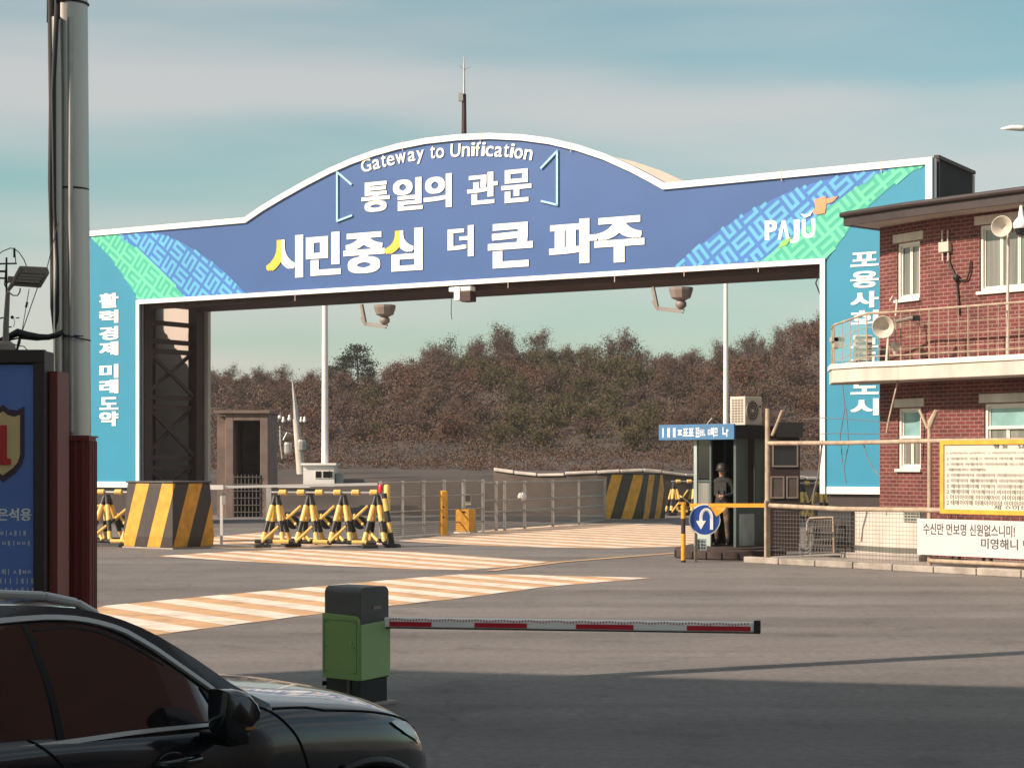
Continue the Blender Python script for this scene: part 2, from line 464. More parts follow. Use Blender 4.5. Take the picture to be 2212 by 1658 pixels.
M['ac_cream'] = mat('ac_cream', (0.52, 0.47, 0.40), rough=0.5, var=0.08)
M['rail_pale'] = mat('rail_pale', (0.38, 0.29, 0.21), rough=0.7, var=0.25, scale=6, streak=1.0)
M['board_cream'] = mat('board_cream', (0.60, 0.55, 0.46), rough=0.6, var=0.04)
M['board_white'] = mat('board_white', (0.58, 0.55, 0.53), rough=0.6, var=0.05, scale=1.2)
M['ink'] = mat('ink', (0.05, 0.05, 0.06), rough=0.6, var=0.1)
M['red_paint'] = mat('red_paint', (0.55, 0.012, 0.03), rough=0.4, var=0.05)
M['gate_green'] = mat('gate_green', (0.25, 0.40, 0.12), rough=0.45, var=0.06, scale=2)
M['gate_green_lit'] = mat('gate_green_lit', (0.32, 0.47, 0.20), rough=0.45, var=0.06, scale=2)  # cabinet green lightened for the front face; the light is in the colour
M['charcoal'] = mat('charcoal', (0.085, 0.078, 0.072), rough=0.5, var=0.12)
M['near_black'] = mat('near_black', (0.012, 0.012, 0.013), rough=0.45, var=0.15)
M['hatch_tan'] = paint_road('hatch_tan', (0.62, 0.37, 0.19), wear=0.5)
M['hatch_white'] = paint_road('hatch_white', (0.80, 0.68, 0.57), under=(0.42, 0.27, 0.17), wear=0.65)
M['bark'] = mat('bark', (0.15, 0.12, 0.105), rough=0.9, var=0.3, scale=5)
M['leaf_brown'] = mat('leaf_brown', (0.120, 0.078, 0.062), rough=0.85, var=0.35, scale=0.9, spec=0.1)
M['leaf_rust'] = mat('leaf_rust', (0.130, 0.070, 0.050), rough=0.85, var=0.35, scale=0.9, spec=0.1)
M['leaf_olive'] = mat('leaf_olive', (0.092, 0.076, 0.040), rough=0.85, var=0.35, scale=0.9, spec=0.1)
M['leaf_pine'] = mat('leaf_pine', (0.030, 0.034, 0.020), rough=0.85, var=0.4, scale=0.9, spec=0.1)
M['hill'] = mat('hill', (0.060, 0.045, 0.038), rough=0.95, var=0.4, scale=0.25, bump=0.6, bscale=3, detail=9)
M['wire'] = mat('wire', (0.16, 0.14, 0.13), rough=0.6, metal=0.3)
# ------------------------------------------------------------------ ground, hill, road markings
g = MB(); g.quad((-3000,-400,-0.06),(3000,-400,-0.06),(3000,4000,-0.06),(-3000,4000,-0.06))
kind(g.build('ground', M['dirt']), 'structure')
g = MB(); g.quad((-70,-45,0),(70,-45,0),(70,77,0),(-70,77,0))
kind(g.build('road', M['asphalt']), 'structure')

SKY = [(-900,860),(0,840),(300,815),(460,842),(530,850),(600,856),(700,852),(760,850),(815,862),(860,838),(920,822),(1000,815),(1080,800),(1130,806),
       (1190,808),(1260,812),(1340,812),(1400,830),(1500,826),(1560,820),(1620,802),(1690,790),(1740,755),(1780,742),(1900,740),(2300,770),(3200,860)]
YR = 205.0
def terrain(x, y):
    p = CX + x / max(y, 60.0) * FPX
    ridge = CAM_H + (HY - interp(SKY, p)) / FPX * YR          # height of the ridge ground
    e = sstep((y - 76) / 12.0) * 1.55
    fld = max(0.0, min(1.0, (y - 88) / 40.0)) * 0.9
    t = sstep((y - 118) / (YR - 118))
    if y > YR: t = 1.0 - 0.35 * sstep((y - YR) / 120)
    n = 0.35*math.sin(x*0.31+y*0.17) + 0.3*math.sin(x*0.13-y*0.23+1.7)
    return -0.03 + e + fld + t * (ridge - 2.4) + n * sstep((y-95)/30)
g = MB(); NX, NY = 150, 80
for j in range(NY+1):
    y = 75 + (j/NY)**1.25 * 330
    for i in range(NX+1):
        x = (-190 + 380*i/NX) * (0.45 + 0.55*j/NY)
        g.v.append(Vector((x, y, terrain(x, y))))
for j in range(NY):
    for i in range(NX):
        a = j*(NX+1)+i
        g.f.append([a, a+1, a+NX+2, a+NX+1]); g.m.append(0)
kind(g.build('hill', M['hill'], smooth=True), 'structure')

def clip(poly, nrm, c, keep):
    """keep the part of a 2D polygon where keep * (nrm . p - c) >= 0"""
    out = []
    for i in range(len(poly)):
        a, b = poly[i], poly[(i+1) % len(poly)]
        da, db = keep*(nrm.dot(a)-c), keep*(nrm.dot(b)-c)
        if da >= 0: out.append(a)
        if (da >= 0) != (db >= 0):
            out.append(a + (b-a) * (da/(da-db)))
    return out
HD = Vector((0.595, -0.804)).normalized()          # the stripes of every hatched island run this way
HN = Vector((-HD.y, HD.x))
def hatch(pts, w=0.42, gap=0.42, hd=None):
    hn = HN if hd is None else Vector((-hd[1], hd[0])).normalized()
    poly = [gnd(*p).xy for p in pts]
    base = MB(); base.add([(p.x, p.y, 0.004) for p in poly], [list(range(len(poly)))])
    o = kind(base.build('road_marking', M['hatch_tan']), 'structure')
    st = MB(); cs = [hn.dot(p) for p in poly]
    c = math.floor(min(cs)/(w+gap))*(w+gap)
    while c < max(cs):
        q = clip(clip(poly, hn, c, 1), hn, c+w, -1)
        if len(q) > 2: st.add([(p.x, p.y, 0.008) for p in q], [list(range(len(q)))])
        c += w + gap
    kind(st.build('road_marking', M['hatch_white']), 'structure')
hatch([(150,1325),(230,1308),(420,1290),(700,1265),(880,1249),(1000,1240),(1120,1241),(1410,1248),(1180,1267),(1000,1291),(840,1308),(700,1324),(330,1372),(150,1400)], 0.55, 0.50)
hatch([(340,1201),(480,1192),(640,1186),(900,1192),(1190,1213),(1100,1224),(1000,1231),(900,1229),(700,1221),(500,1211)], 0.5, 0.5)
hatch([(860,1168),(980,1154),(1080,1142),(1200,1134),(1310,1130),(1440,1130),(1520,1140),(1520,1168),(1470,1180),(1330,1184),(1180,1182),(1000,1176)], 0.6, 0.6)
hatch([(455,1160),(560,1150),(640,1160),(800,1168),(830,1176),(600,1184),(455,1184)], 0.6, 0.6)
g = MB()
ln = [gnd(x, y).xy for x, y in [(1060,1233),(1210,1214),(1350,1203),(1480,1193)]]
for a, b in zip(ln, ln[1:]):
    d = (b-a).normalized(); n = Vector((-d.y, d.x))*0.11
    g.quad((a.x-n.x,a.y-n.y,0.012),(b.x-n.x,b.y-n.y,0.012),(b.x+n.x,b.y+n.y,0.012),(a.x+n.x,a.y+n.y,0.012))
kind(g.build('road_marking', M['hatch_tan']), 'structure')
# raised pavement strip under the fence and the brick house
FS = Vector((5.54, 40.0)); FW = Vector((0.65, -0.76)).normalized(); FB = Vector((0.76, 0.65)).normalized()   # fence start, along, behind
def fp(s, b, z=0.0):
    p = FS + FW*s + FB*b
    return Vector((p.x, p.y, z))
g = MB(); g.prism([fp(-0.35,-0.15), fp(14,-0.15), fp(14,9.5), fp(-0.35,9.5)], (0,0,0.11))
kind(g.build('pavement', M['concrete']), 'structure')
g = MB(); random.seed(4)
s = -0.4
while s < 13.5:
    l = 0.98
    g.prism([fp(s,-0.36), fp(s+l,-0.36), fp(s+l,-0.16), fp(s,-0.16)], (0,0,0.14+random.uniform(-.012,.012)))
    s += 1.0
kind(g.build('kerb', M['kerb'], bevel=0.02), 'structure')

# ------------------------------------------------------------------ trees on the hill
def leaf(mb, p, s, rnd):
    a = Vector((rnd.gauss(0,1), rnd.gauss(0,1), rnd.gauss(0,1))).normalized()
    b = a.cross(Vector((rnd.gauss(0,1), rnd.gauss(0,1), rnd.gauss(0,1)))).normalized()
    a = a*s*rnd.uniform(.7,1.3); b = b*s*rnd.uniform(.35,.7)
    mb.add([p-a, p+b, p+a, p-b], [[0,1,2,3]])
def make_tree_meshes(form, seed):
    rnd = random.Random(seed)
    tr, cr = MB(), MB()
    h = {'bare': 6.2, 'shrubby': 4.6, 'pine': 6.0}[form]
    tips = []
    def branch(p, d, l, r, depth):
        d = d.normalized()
        q = p + d*l*0.5 + Vector((rnd.uniform(-.06,.06), rnd.uniform(-.06,.06), 0))*l
        e = p + d*l
        tr.tube([p, q, e], [r, r*.8, r*.55], n=4 if depth else 6, caps=False)
        if depth >= (3 if form == 'bare' else 2):
            tips.append((e, d)); return
        for k in range(3 if depth else 5):
            ax = Vector((rnd.gauss(0,1), rnd.gauss(0,1), rnd.gauss(0,.5)))
            nd = d + ax.normalized()*rnd.uniform(.45,.95) + Vector((0,0,.18))
            branch(p + d*l*rnd.uniform(.45,1.0), nd, l*rnd.uniform(.5,.75), r*.5, depth+1)
    if form == 'pine':
        tr.tube([(0,0,-.3),(.1,0,h*.5),(0,.1,h*.9)], [.16,.12,.05], n=6)
        for k in range(26):
            z = h*rnd.uniform(.42,1.0); w = rnd.uniform(0,6.28); rr = (1.15-z/h)*2.6+.5
            c = Vector((math.cos(w)*rr*rnd.uniform(.3,1), math.sin(w)*rr*rnd.uniform(.3,1), z))
            tr.tube([(0,0,z-.3), c], [.04,.02], n=4, caps=False)
            for q in range(75):
                leaf(cr, c + Vector((rnd.gauss(0,.5), rnd.gauss(0,.5), rnd.gauss(0,.17))), .13, rnd)
        return tr, cr
    branch(Vector((0,0,-.3)), Vector((rnd.uniform(-.1,.1), rnd.uniform(-.1,.1), 1)), h*.40 if form == 'bare' else h*.30, .11, 0)
    if form == 'bare':
        for e, d in tips:
            for k in range(5):                 # fine twigs
                q = e + (d + Vector((rnd.gauss(0,.6), rnd.gauss(0,.6), rnd.gauss(0.2,.5)))).normalized()*rnd.uniform(.35,.9)
                s = Vector((rnd.gauss(0,1), rnd.gauss(0,1), 0)).normalized()*.018
                cr.add([e-s, e+s, q], [[0,1,2]])
                for j in range(3):
                    leaf(cr, e.lerp(q, rnd.random()) + Vector((rnd.gauss(0,.12),)*3), .075, rnd)
        for k in range(1500):
            e, d = rnd.choice(tips); leaf(cr, e + Vector((rnd.gauss(0,.45), rnd.gauss(0,.45), rnd.gauss(-.35,.6))), .10, rnd)
    else:
        cl = [e for e, d in tips]
        for k in range(20):
            w = rnd.uniform(0,6.28); rr = rnd.uniform(.4,2.0); cl.append(Vector((rr*math.cos(w), rr*math.sin(w), rnd.uniform(.4, h*.8-rr*.5))))
        for e in cl:
            sz = rnd.uniform(.30,.60)
            for k in range(66):
                leaf(cr, e + Vector((rnd.gauss(0,sz), rnd.gauss(0,sz), rnd.gauss(0,sz*.8))), .12, rnd)
    return tr, cr
PROTO = {}
def proto_tree(name, form, leafm, seed, label, group):
    r = thing(name, label, 'tree', (0,0,0), 0, group)
    tr, cr = make_tree_meshes(form, seed)
    tr.build('trunk', M['bark'], r, local=True, fix=False)
    cr.build('crown', leafm, r, local=True, fix=False)
    return r
kinds = []
for k in range(3): kinds.append(('bare_tree', 'bare', M['leaf_brown'], 10+k, 'thin autumn tree with bare twigs and a few brown leaves in the hillside wood', 'bare autumn trees on the hill'))
for k in range(2): kinds.append(('rust_tree', 'shrubby', M['leaf_rust'], 20+k, 'bushy tree with rust brown autumn leaves in the hillside wood', 'rust brown trees on the hill'))
for k in range(2): kinds.append(('brown_tree', 'shrubby', M['leaf_brown'], 30+k, 'low bushy tree with dull brown leaves in the hillside wood', 'dull brown trees on the hill'))
for k in range(3): kinds.append(('olive_tree', 'shrubby', M['leaf_olive'], 40+k, 'bushy tree with dark olive leaves in the hillside wood', 'dark olive trees on the hill'))
kinds.append(('pine_tree', 'pine', M['leaf_pine'], 50, 'dark spreading pine on the skyline left of the wooded hill', 'dark pines on the skyline'))
USED = {}
def plant(kid, x, y, sc, rz, label=None):
    if kid not in PROTO: PROTO[kid] = proto_tree(*kinds[kid]); o = PROTO[kid]
    else: o = copy_tree(PROTO[kid])
    o.location = (x, y, terrain(x, y) - 0.1); o.rotation_euler = (0, 0, rz); o.scale = (sc*random.uniform(.9,1.15),)*2 + (sc*random.uniform(.85,1.15),)
    if label: o['label'] = label
    return o
random.seed(11)
pts = []
def try_plant(p, D, mind):
    x = (p-CX)/FPX*D
    for q in pts:
        if (q[0]-x)**2 + (q[1]-D)**2*.55 < mind*mind: return
    pts.append((x, D))
    patch = 1.7*math.exp(-((p-1270)/230)**2) - .75 + math.sin(p*0.023+D*0.05) * .45
    up = (D-125)/80
    if up > .86: k = random.choice([0,1,2,0,1,3,5])
    elif patch > .35: k = random.choice([7,8,9,7,8,5])
    elif patch > -.5: k = random.choice([5,6,3,0,8])
    else: k = random.choice([3,4,5,1,6])
    s = random.uniform(.72,1.05)*(.80 if D > 185 else D/215)
    if p < 830: s *= .75
    plant(k, x, D, s, random.uniform(0,6.28))
for q in range(6000):
    if len(pts) >= 282: break
    r = random.random()
    D = 132 + 78*r**.75
    try_plant(random.uniform(400,1860), D, 2.6 if D > 185 else 2.9)
for p, s in ((742,1.0),(772,1.15),(796,.95),(715,.8)):
    plant(10, (p-CX)/FPX*203, 203, s*.72, random.uniform(0,6))
# the one tall bare tree that stands above the skyline
plant(0, (1335-CX)/FPX*204, 204, .95, 1.0, 'tallest bare tree standing above the middle of the skyline')
plant(3, (1748-CX)/FPX*196, 196, .95, 2.0, 'rust brown tree standing above the skyline beside the right gate pillar')

# low scrub filling the slope between the trees: a mass nobody could count
rnd = random.Random(77)
for mt, n, D0_, D1_ in (('leaf_brown', 3600, 98, 212), ('leaf_olive', 1400, 116, 209), ('leaf_rust', 560, 112, 212)):
    m = MB()
    for k in range(n):
        D = D0_ + (D1_-D0_)*rnd.random()**.95; p = rnd.uniform(380, 1900); x = (p-CX)/FPX*D
        if mt == 'leaf_olive' and rnd.random() > .15 + math.exp(-((p-1270)/240)**2): continue
        if mt == 'leaf_rust' and rnd.random() < math.exp(-((p-1270)/240)**2): continue
        z = terrain(x, D); sz = rnd.uniform(.4,1.0)*(.30+.70*min(1, max(0, (D-98)/55)))
        ls = lerp(.05, .135, min(1, max(0, (D-98)/80)))
        for j in range(46):
            leaf(m, Vector((x+rnd.gauss(0,sz), D+rnd.gauss(0,sz), z+abs(rnd.gauss(0,sz*.75)))), ls, rnd)
    kind(m.build('undergrowth', M[mt], fix=False), 'stuff')
# ------------------------------------------------------------------ the gateway arch over the road
def px2(x, D): return Vector(((x-CX)/FPX*D, D))
GA, GB = px2(190, 66.0), px2(2015, 50.0)
GU = (GB-GA).normalized(); GN = Vector((-GU.y, GU.x))             # along the sign, and away behind it
def gp(x, y):
    """print position -> (along, height) on the front of the gate"""
    d = Vector(((x-CX)/FPX, 1.0))
    t = GA.dot(GN) / d.dot(GN)
    P = d*t
    return Vector(((P-GA).dot(GU), CAM_H - (y-HY)/FPX*t))
def gw(u, v, d=0.0):
    p = GA + GU*u + GN*d
    return Vector((p.x, p.y, v))
def gpoly(mb, pts, d0, d1):
    q = [gw(p[0], p[1], d0) for p in pts]
    return mb.prism(q, (GN.x*(d1-d0), GN.y*(d1-d0), 0))
def G(*pts): return [gp(*p) for p in pts]
TOP = [(530,470),(565,446),(610,419),(660,391),(710,365),(760,343),(810,325),(860,311),(920,299),(990,291),(1060,288),(1130,291),(1190,299),(1250,313),(1310,333),(1370,360),(1410,381),(1437,396)]
uL, uR = gp(168,500).x, gp(2015,340).x
vTL, vTR = gp(190,500).y, gp(2010,340).y
iL, iR = gp(303,700).x, gp(1773,700).x
vB = 0.5*(gp(600,642).y + gp(1500,583).y)
vSill = 1.3
outer = [Vector((uL, vSill)), Vector((uL, vTL))] + G(*TOP) + [Vector((uR, vTR)), Vector((uR, vSill))]
outline = outer + [Vector((iR, vSill)), Vector((iR, vB)), Vector((iL, vB)), Vector((iL, vSill))]
gate = thing('gateway_arch', 'huge blue arched gateway sign spanning the road with white Korean lettering', 'gateway', gw((uL+uR)/2, 0, 1.5))
m = MB(); gpoly(m, outline, 0.0, 0.14); m.build('sign_panel', M['sign_blue'], gate)
# teal pillar fronts
lt = G((196,516),(215,530),(240,557),(262,588),(285,622),(303,656)) + [Vector((iL, vSill)), Vector((uL, vSill)), Vector((uL, vTL-.2)), gp(190,512)]
rt = G((2003,352),(1960,378),(1925,403),(1880,443),(1840,488),(1808,532),(1785,567),(1773,590)) + [Vector((iR, vSill)), Vector((uR, vSill)), Vector((uR, vTR-.2))]
for p in (lt, rt):
    m = MB(); gpoly(m, p, -0.012, 0.05); m.build('pillar_face', M['sign_teal'], gate)
# fretwork bands
FRET = []
for j in range(12):
    row = []
    for i in range(12):
        bi, bj, x, y = i//6, j//6, i % 6, j % 6
        if (bi+bj) % 2 == 0: on = (x in (0,2,4) and y < 5) or (y == 0 and x < 3) or (y == 4 and 2 < x < 5)
        else: on = (y in (0,2,4) and x < 5) or (x == 4 and y < 3) or (x == 0 and 2 < y < 5)
        row.append(on)
    FRET.append(row)
def inside(p, poly):
    c = False
    for i in range(len(poly)):
        a, b = poly[i], poly[i-1]
        if (a.y > p.y) != (b.y > p.y) and p.x < (b.x-a.x)*(p.y-a.y)/(b.y-a.y)+a.x: c = not c
    return c
def band(poly, base, line, rot, cell=0.108, inv=False, d=-0.022):
    m = MB(); gpoly(m, poly, d, 0.02)
    o = m.build('pattern_band', base, gate)
    cs, sn = math.cos(rot), math.sin(rot)
    us = [p.x for p in poly]; vs = [p.y for p in poly]
    c0 = Vector((sum(us)/len(us), sum(vs)/len(vs)))
    rad = max((p-c0).length for p in poly)
    N = int(rad/cell)+2
    q = MB()
    for j in range(-N, N):
        for i in range(-N, N):
            if FRET[j % 12][i % 12] == inv: continue
            x, y = (i+.5)*cell, (j+.5)*cell
            c = c0 + Vector((x*cs-y*sn, x*sn+y*cs))
            if not inside(c, poly): continue
            k = cell*.5 if True else 0
            cn = [(-k,-k),(k,-k),(k,k),(-k,k)]
            pts = [gw(c.x + a*cs-b*sn, c.y + a*sn+b*cs, d-0.006) for a, b in cn]
            q.add(pts, [[0,1,2,3]])
    q.build('fret_pattern', line, o, fix=False)
lb_blue = G((252,506),(300,503),(345,504),(385,520),(425,543),(462,568),(500,600),(538,640),(480,643),(405,648),(375,612),(340,578),(300,540))
lb_green = G((196,513),(252,506),(300,540),(340,578),(375,612),(405,648),(305,654),(285,622),(262,588),(240,557),(215,530))
rb_blue = G((1455,577),(1500,540),(1545,505),(1590,474),(1640,445),(1700,417),(1760,395),(1820,379),(1880,367),(1940,360),(1895,378),(1840,412),(1790,448),(1740,490),(1690,530),(1640,566))
rb_green = G((1640,566),(1690,530),(1740,490),(1790,448),(1840,412),(1895,378),(1940,360),(2002,354),(1960,378),(1925,403),(1880,443),(1840,488),(1808,532),(1785,560),(1772,559))
band(lb_blue, M['band_blue'], M['band_blue_line'], R(-38))
band(lb_green, M['band_green'], M['band_green_line'], R(-38), inv=True)
band(rb_blue, M['band_blue'], M['band_blue_line'], R(38))
band(rb_green, M['band_green'], M['band_green_line'], R(38), inv=True)

# white metal frame round the sign
def ribbon(mb, pts, w, d0, d1, side):
    """a strip of width w laid along an open polyline, mitred at its corners"""
    n = len(pts); off = []
    for i in range(n):
        t0 = (pts[i]-pts[i-1]).normalized() if i else (pts[1]-pts[0]).normalized()
        t1 = (pts[i+1]-pts[i]).normalized() if i < n-1 else t0
        n0, n1 = Vector((-t0.y, t0.x)), Vector((-t1.y, t1.x))
        b = (n0+n1).normalized()
        off.append(pts[i] + b*(side*w/max(.35, b.dot(n0))))
    for i in range(n-1):
        q = [pts[i], pts[i+1], off[i+1], off[i]]
        gpoly(mb, q, d0, d1)
m = MB(); ribbon(m, outer, 0.185, -0.07, 0.32, -1); m.build('outer_frame', M['gate_white'], gate)
m = MB(); ribbon(m, [Vector((iL, vSill)), Vector((iL, vB)), Vector((iR, vB)), Vector((iR, vSill))], 0.145, -0.071, 0.15, 1)
m.build('inner_frame', M['gate_white'], gate)
for a, b in ((uL+.24, iL-.2), (iR+.2, uR-.24)):
    m = MB(); gpoly(m, [Vector((a, vSill)), Vector((b, vSill)), Vector((b, vSill+.2)), Vector((a, vSill+.2))], -0.069, 0.3); m.build('sill_frame', M['gate_white'], gate)
    m = MB(); gpoly(m, [Vector((a, 0)), Vector((b, 0)), Vector((b, vSill-.003)), Vector((a, vSill-.003))], 0.05, 3.5); m.build('plinth', M['dark_brown'], gate)
# seams in the frame
m = MB()
for q in ((872,308),(1040,289),(1690,371),(1905,350),(1235,310)):
    p = gp(*q); gpoly(m, [p+Vector((-.012,.06)), p+Vector((.012,.06)), p+Vector((.012,-.27)), p+Vector((-.012,-.27))], -0.073, -0.07)
for q in ((640,652),(1100,624),(1330,611),(1480,599),(1640,590)):
    p = gp(*q); gpoly(m, [p+Vector((-.012,.36)), p+Vector((.012,.36)), p+Vector((.012,.02)), p+Vector((-.012,.02))], -0.074, -0.071)
m.build('frame_seam', M['corrugated'], gate)

# structure behind the sign
DB = 3.6
rear = [Vector((uL, vSill)), Vector((uL, vTL))] + [p for p in G(*TOP)] + [Vector((uR, vTR)), Vector((uR, vSill)), Vector((iR, vSill)), Vector((iR, vB+.05)), Vector((iL, vB+.05)), Vector((iL, vSill))]
m = MB(); gpoly(m, rear, DB, DB+.15); m.build('rear_panel', M['beige_sheet'], gate)
m = MB(); gpoly(m, [Vector((uR-2.2, vTR-1.9)), Vector((uR-.02, vTR-1.9)), Vector((uR-.02, vTR+.02)), Vector((uR-2.2, vTR+.02))], .5, DB-.05)
m.build('dark_end_box', M['black_steel'], gate)  # black stand-in for the shaded end of the rear panel
m = MB(); m.obox(gw(uR-.1, vTR+.02, .4), Vector((GN.x,GN.y,0))*3.3, Vector((GU.x,GU.y,0))*.14, (0,0,.1))
m.obox(gw(uR-.1, vTR-1.9, .4), Vector((GN.x,GN.y,0))*.1, Vector((GU.x,GU.y,0))*.14, (0,0,1.9)); m.build('box_frame', M['brown_steel'], gate)
m = MB(); m.obox(gw(iL+.02, vB-.02, .31), Vector((GN.x,GN.y,0))*(DB-.32), Vector((GU.x,GU.y,0))*(iR-iL-.04), (0,0,.12)); m.build('soffit', M['brown_steel'], gate)
m = MB()
m.obox(gw(iL+.03, vB-.16, .34), Vector((GN.x,GN.y,0))*.16, Vector((GU.x,GU.y,0))*(iR-iL-.06), (0,0,.138))
m.build('cross_beam', M['brown_steel'], gate)
for a, b, out in ((uL, iL, uL+.15), (iR, uR, uR-.25)):
    for dd in (.34, DB-.5):
        for uu in (a+.12, b-.5):
            m = MB(); m.obox(gw(uu, 0, dd), Vector((GU.x,GU.y,0))*.38, Vector((GN.x,GN.y,0))*.42, (0,0,vTL-1.2)); m.build('steel_column', M['brown_steel'], gate)
    m = MB(); zz = [.55, 2.0, 2.35, 4.15, 4.5, 6.15, 6.5, 7.15]
    ins = b-.36 if a == uL else a+.30
    for z in zz: m.bar(gw(ins, z, .76), gw(ins, z, DB-.5), .10, .17)
    for z0, z1 in ((.6,1.95),(2.4,4.1),(4.55,6.1)):
        m.bar(gw(ins-.09, z0, .70), gw(ins-.09, z1, DB-.45), .08, .13); m.bar(gw(ins+.09, z1, .70), gw(ins+.09, z0, DB-.45), .08, .13)
    m.build('lattice', M['brown_steel'], gate)
    m = MB()
    for k in range(24):
        d0 = .6 + k*(DB-.7)/24
        w = (DB-.7)/24
        e = 0.04 if k % 2 else 0.0
        m.obox(gw(out+e, .9, d0), Vector((GN.x,GN.y,0))*w*.98, Vector((GU.x,GU.y,0))*.05, (0,0,6.9))
    m.build('inner_cladding', M['corrugated'], gate)
    m = MB()
    for z in (1.1, 3.1, 5.2, 6.9): m.bar(gw(out+.16, z, .6), gw(out+.16, z, DB-.4), .08, .12)
    m.build('cladding_rail', M['brown_steel'], gate)
m = MB()
m.tube([gw(iR-.05, vB-.1, .2), gw(iR-.25, vB-.5, .25), gw(iR-.02, vB-1.1, .28)], .02, n=6); m.build('loose_cable', M['cable'], gate)

# ---- lettering
_txt = {}
def text2d(body, bold=0.03):
    """glyph outlines as a mesh: (verts in a unit box, faces, aspect); bold = stroke growth in em, made by overlapping shifted copies"""
    key = (body, bold)
    if key in _txt: return _txt[key]
    c = bpy.data.curves.new('lettering', 'FONT'); c.body = body; c.size = 1.0; c.resolution_u = 4
    o = bpy.data.objects.new('lettering', c); COL.objects.link(o)
    dg = bpy.context.evaluated_depsgraph_get()
    me = bpy.data.meshes.new_from_object(o.evaluated_get(dg))
    v0 = [v.co.copy() for v in me.vertices]; f0 = [list(p.vertices) for p in me.polygons]
    bpy.data.objects.remove(o); bpy.data.curves.remove(c); bpy.data.meshes.remove(me)
    vs, fs = [], []
    for k, (sx, sy) in enumerate([(0,0)] if bold <= 0 else [(0,0),(1,1),(-1,-1),(1,-1),(-1,1),(1,0),(-1,0),(0,1),(0,-1)]):
        b = len(vs)
        vs += [Vector((v.x+sx*bold, v.y+sy*bold*.55, k)) for v in v0]; fs += [[b+i for i in f] for f in f0]
    x0, x1 = min(v.x for v in vs), max(v.x for v in vs); y0, y1 = min(v.y for v in vs), max(v.y for v in vs)
    r = ([Vector(((v.x-x0)/(x1-x0), (v.y-y0)/(y1-y0), v.z)) for v in vs], fs, (x1-x0)/(y1-y0))
    _txt[key] = r; return r
def put_text(mb, body, fn, depth, bold=0.03):
    """fn(x, y) in 0..1 -> world point; depth = world vector of the letter thickness"""
    vs, fs, _ = text2d(body, bold); depth = Vector(depth)
    un = depth.normalized(); fr = [fn(v.x, v.y) - un*(v.z*.0006) for v in vs]; n = len(fr)
    mb.add(fr + [p-depth for p in fr], [list(f) for f in fs])
    # sides: edges used once
    cnt = {}
    for f in fs:
        for i in range(len(f)):
            e = (f[i], f[(i+1) % len(f)])
            k = tuple(sorted(e)); cnt.setdefault(k, []).append(e)
    b = len(mb.v) - 2*n
    for k, l in cnt.items():
        if len(l) == 1:
            a, c = l[0]
            mb.f.append([b+c, b+a, b+n+a, b+n+c]); mb.m.append(mb.cur)
def gate_rect(lb, rt):
    a, b = gp(*lb), gp(*rt)
    return lambda x, y, d=-0.032: gw(a.x + (b.x-a.x)*x, a.y + (b.y-a.y)*y, d)
DEPTH = (-GN.x*.02, -GN.y*.02, 0)
def gate_word(chars, name='lettering', bold=.05, mt='letter_white'):
    m = MB()
    for ch, lb, rt in chars: put_text(m, ch, gate_rect(lb, rt), DEPTH, bold)
    return m.build(name, M[mt], gate, fix=False)
gate_word([('통',(782,460),(843,390)),('일',(850,457),(914,382)),('의',(916,452),(977,374))], bold=.045)
gate_word([('관',(1010,444),(1076,370)),('문',(1084,440),(1149,363))], bold=.045)
gate_word([('민',(662,597),(737,500)),('중',(743,593),(832,499))], bold=.055)
gate_word([('더',(968,557),(1024,486))], bold=.045)
gate_word([('큰',(1055,581),(1152,478))], bold=.06)
gate_word([('파',(1187,573),(1290,470)),('주',(1285,570),(1393,464))], bold=.06)
# the two syllables whose left leg is yellow: split the glyph beside its stem
for ch, lb, rt, fx, yl in (('시',(576,604),(656,507),.345,0.0), ('심',(832,588),(914,491),.335,.50)):
    vs, fs, _ = text2d(ch, .048)
    fn = gate_rect(lb, rt)
    bm = bmesh.new(); bv = [bm.verts.new((v.x, v.y, v.z*.001)) for v in vs]
    for f in fs:
        try: bm.faces.new([bv[i] for i in f])
        except ValueError: pass
    bmesh.ops.bisect_plane(bm, geom=bm.verts[:]+bm.edges[:]+bm.faces[:], plane_co=(fx+.07,0,0), plane_no=(1,0,0))
    yy, ww = MB(), MB()
    for f in bm.faces:
        c = f.calc_center_median()
        tgt = yy if (c.x < fx+.07 and c.y > yl-.06) else ww
        p = [fn(v.co.x, v.co.y) + Vector(DEPTH).normalized()*(-v.co.z*.6) for v in f.verts]; D_ = Vector(DEPTH); n = len(p)
        tgt.add(p + [q-D_ for q in p], [list(range(n))] + [[k, (k+1) % n, n+(k+1) % n, n+k] for k in range(n)])
    bm.free()
    ww.build('lettering', M['letter_white'], gate, fix=False)
    yy.build('yellow_stroke', M['letter_yellow'], gate, fix=False)['label'] = 'yellow left stroke of a letter'
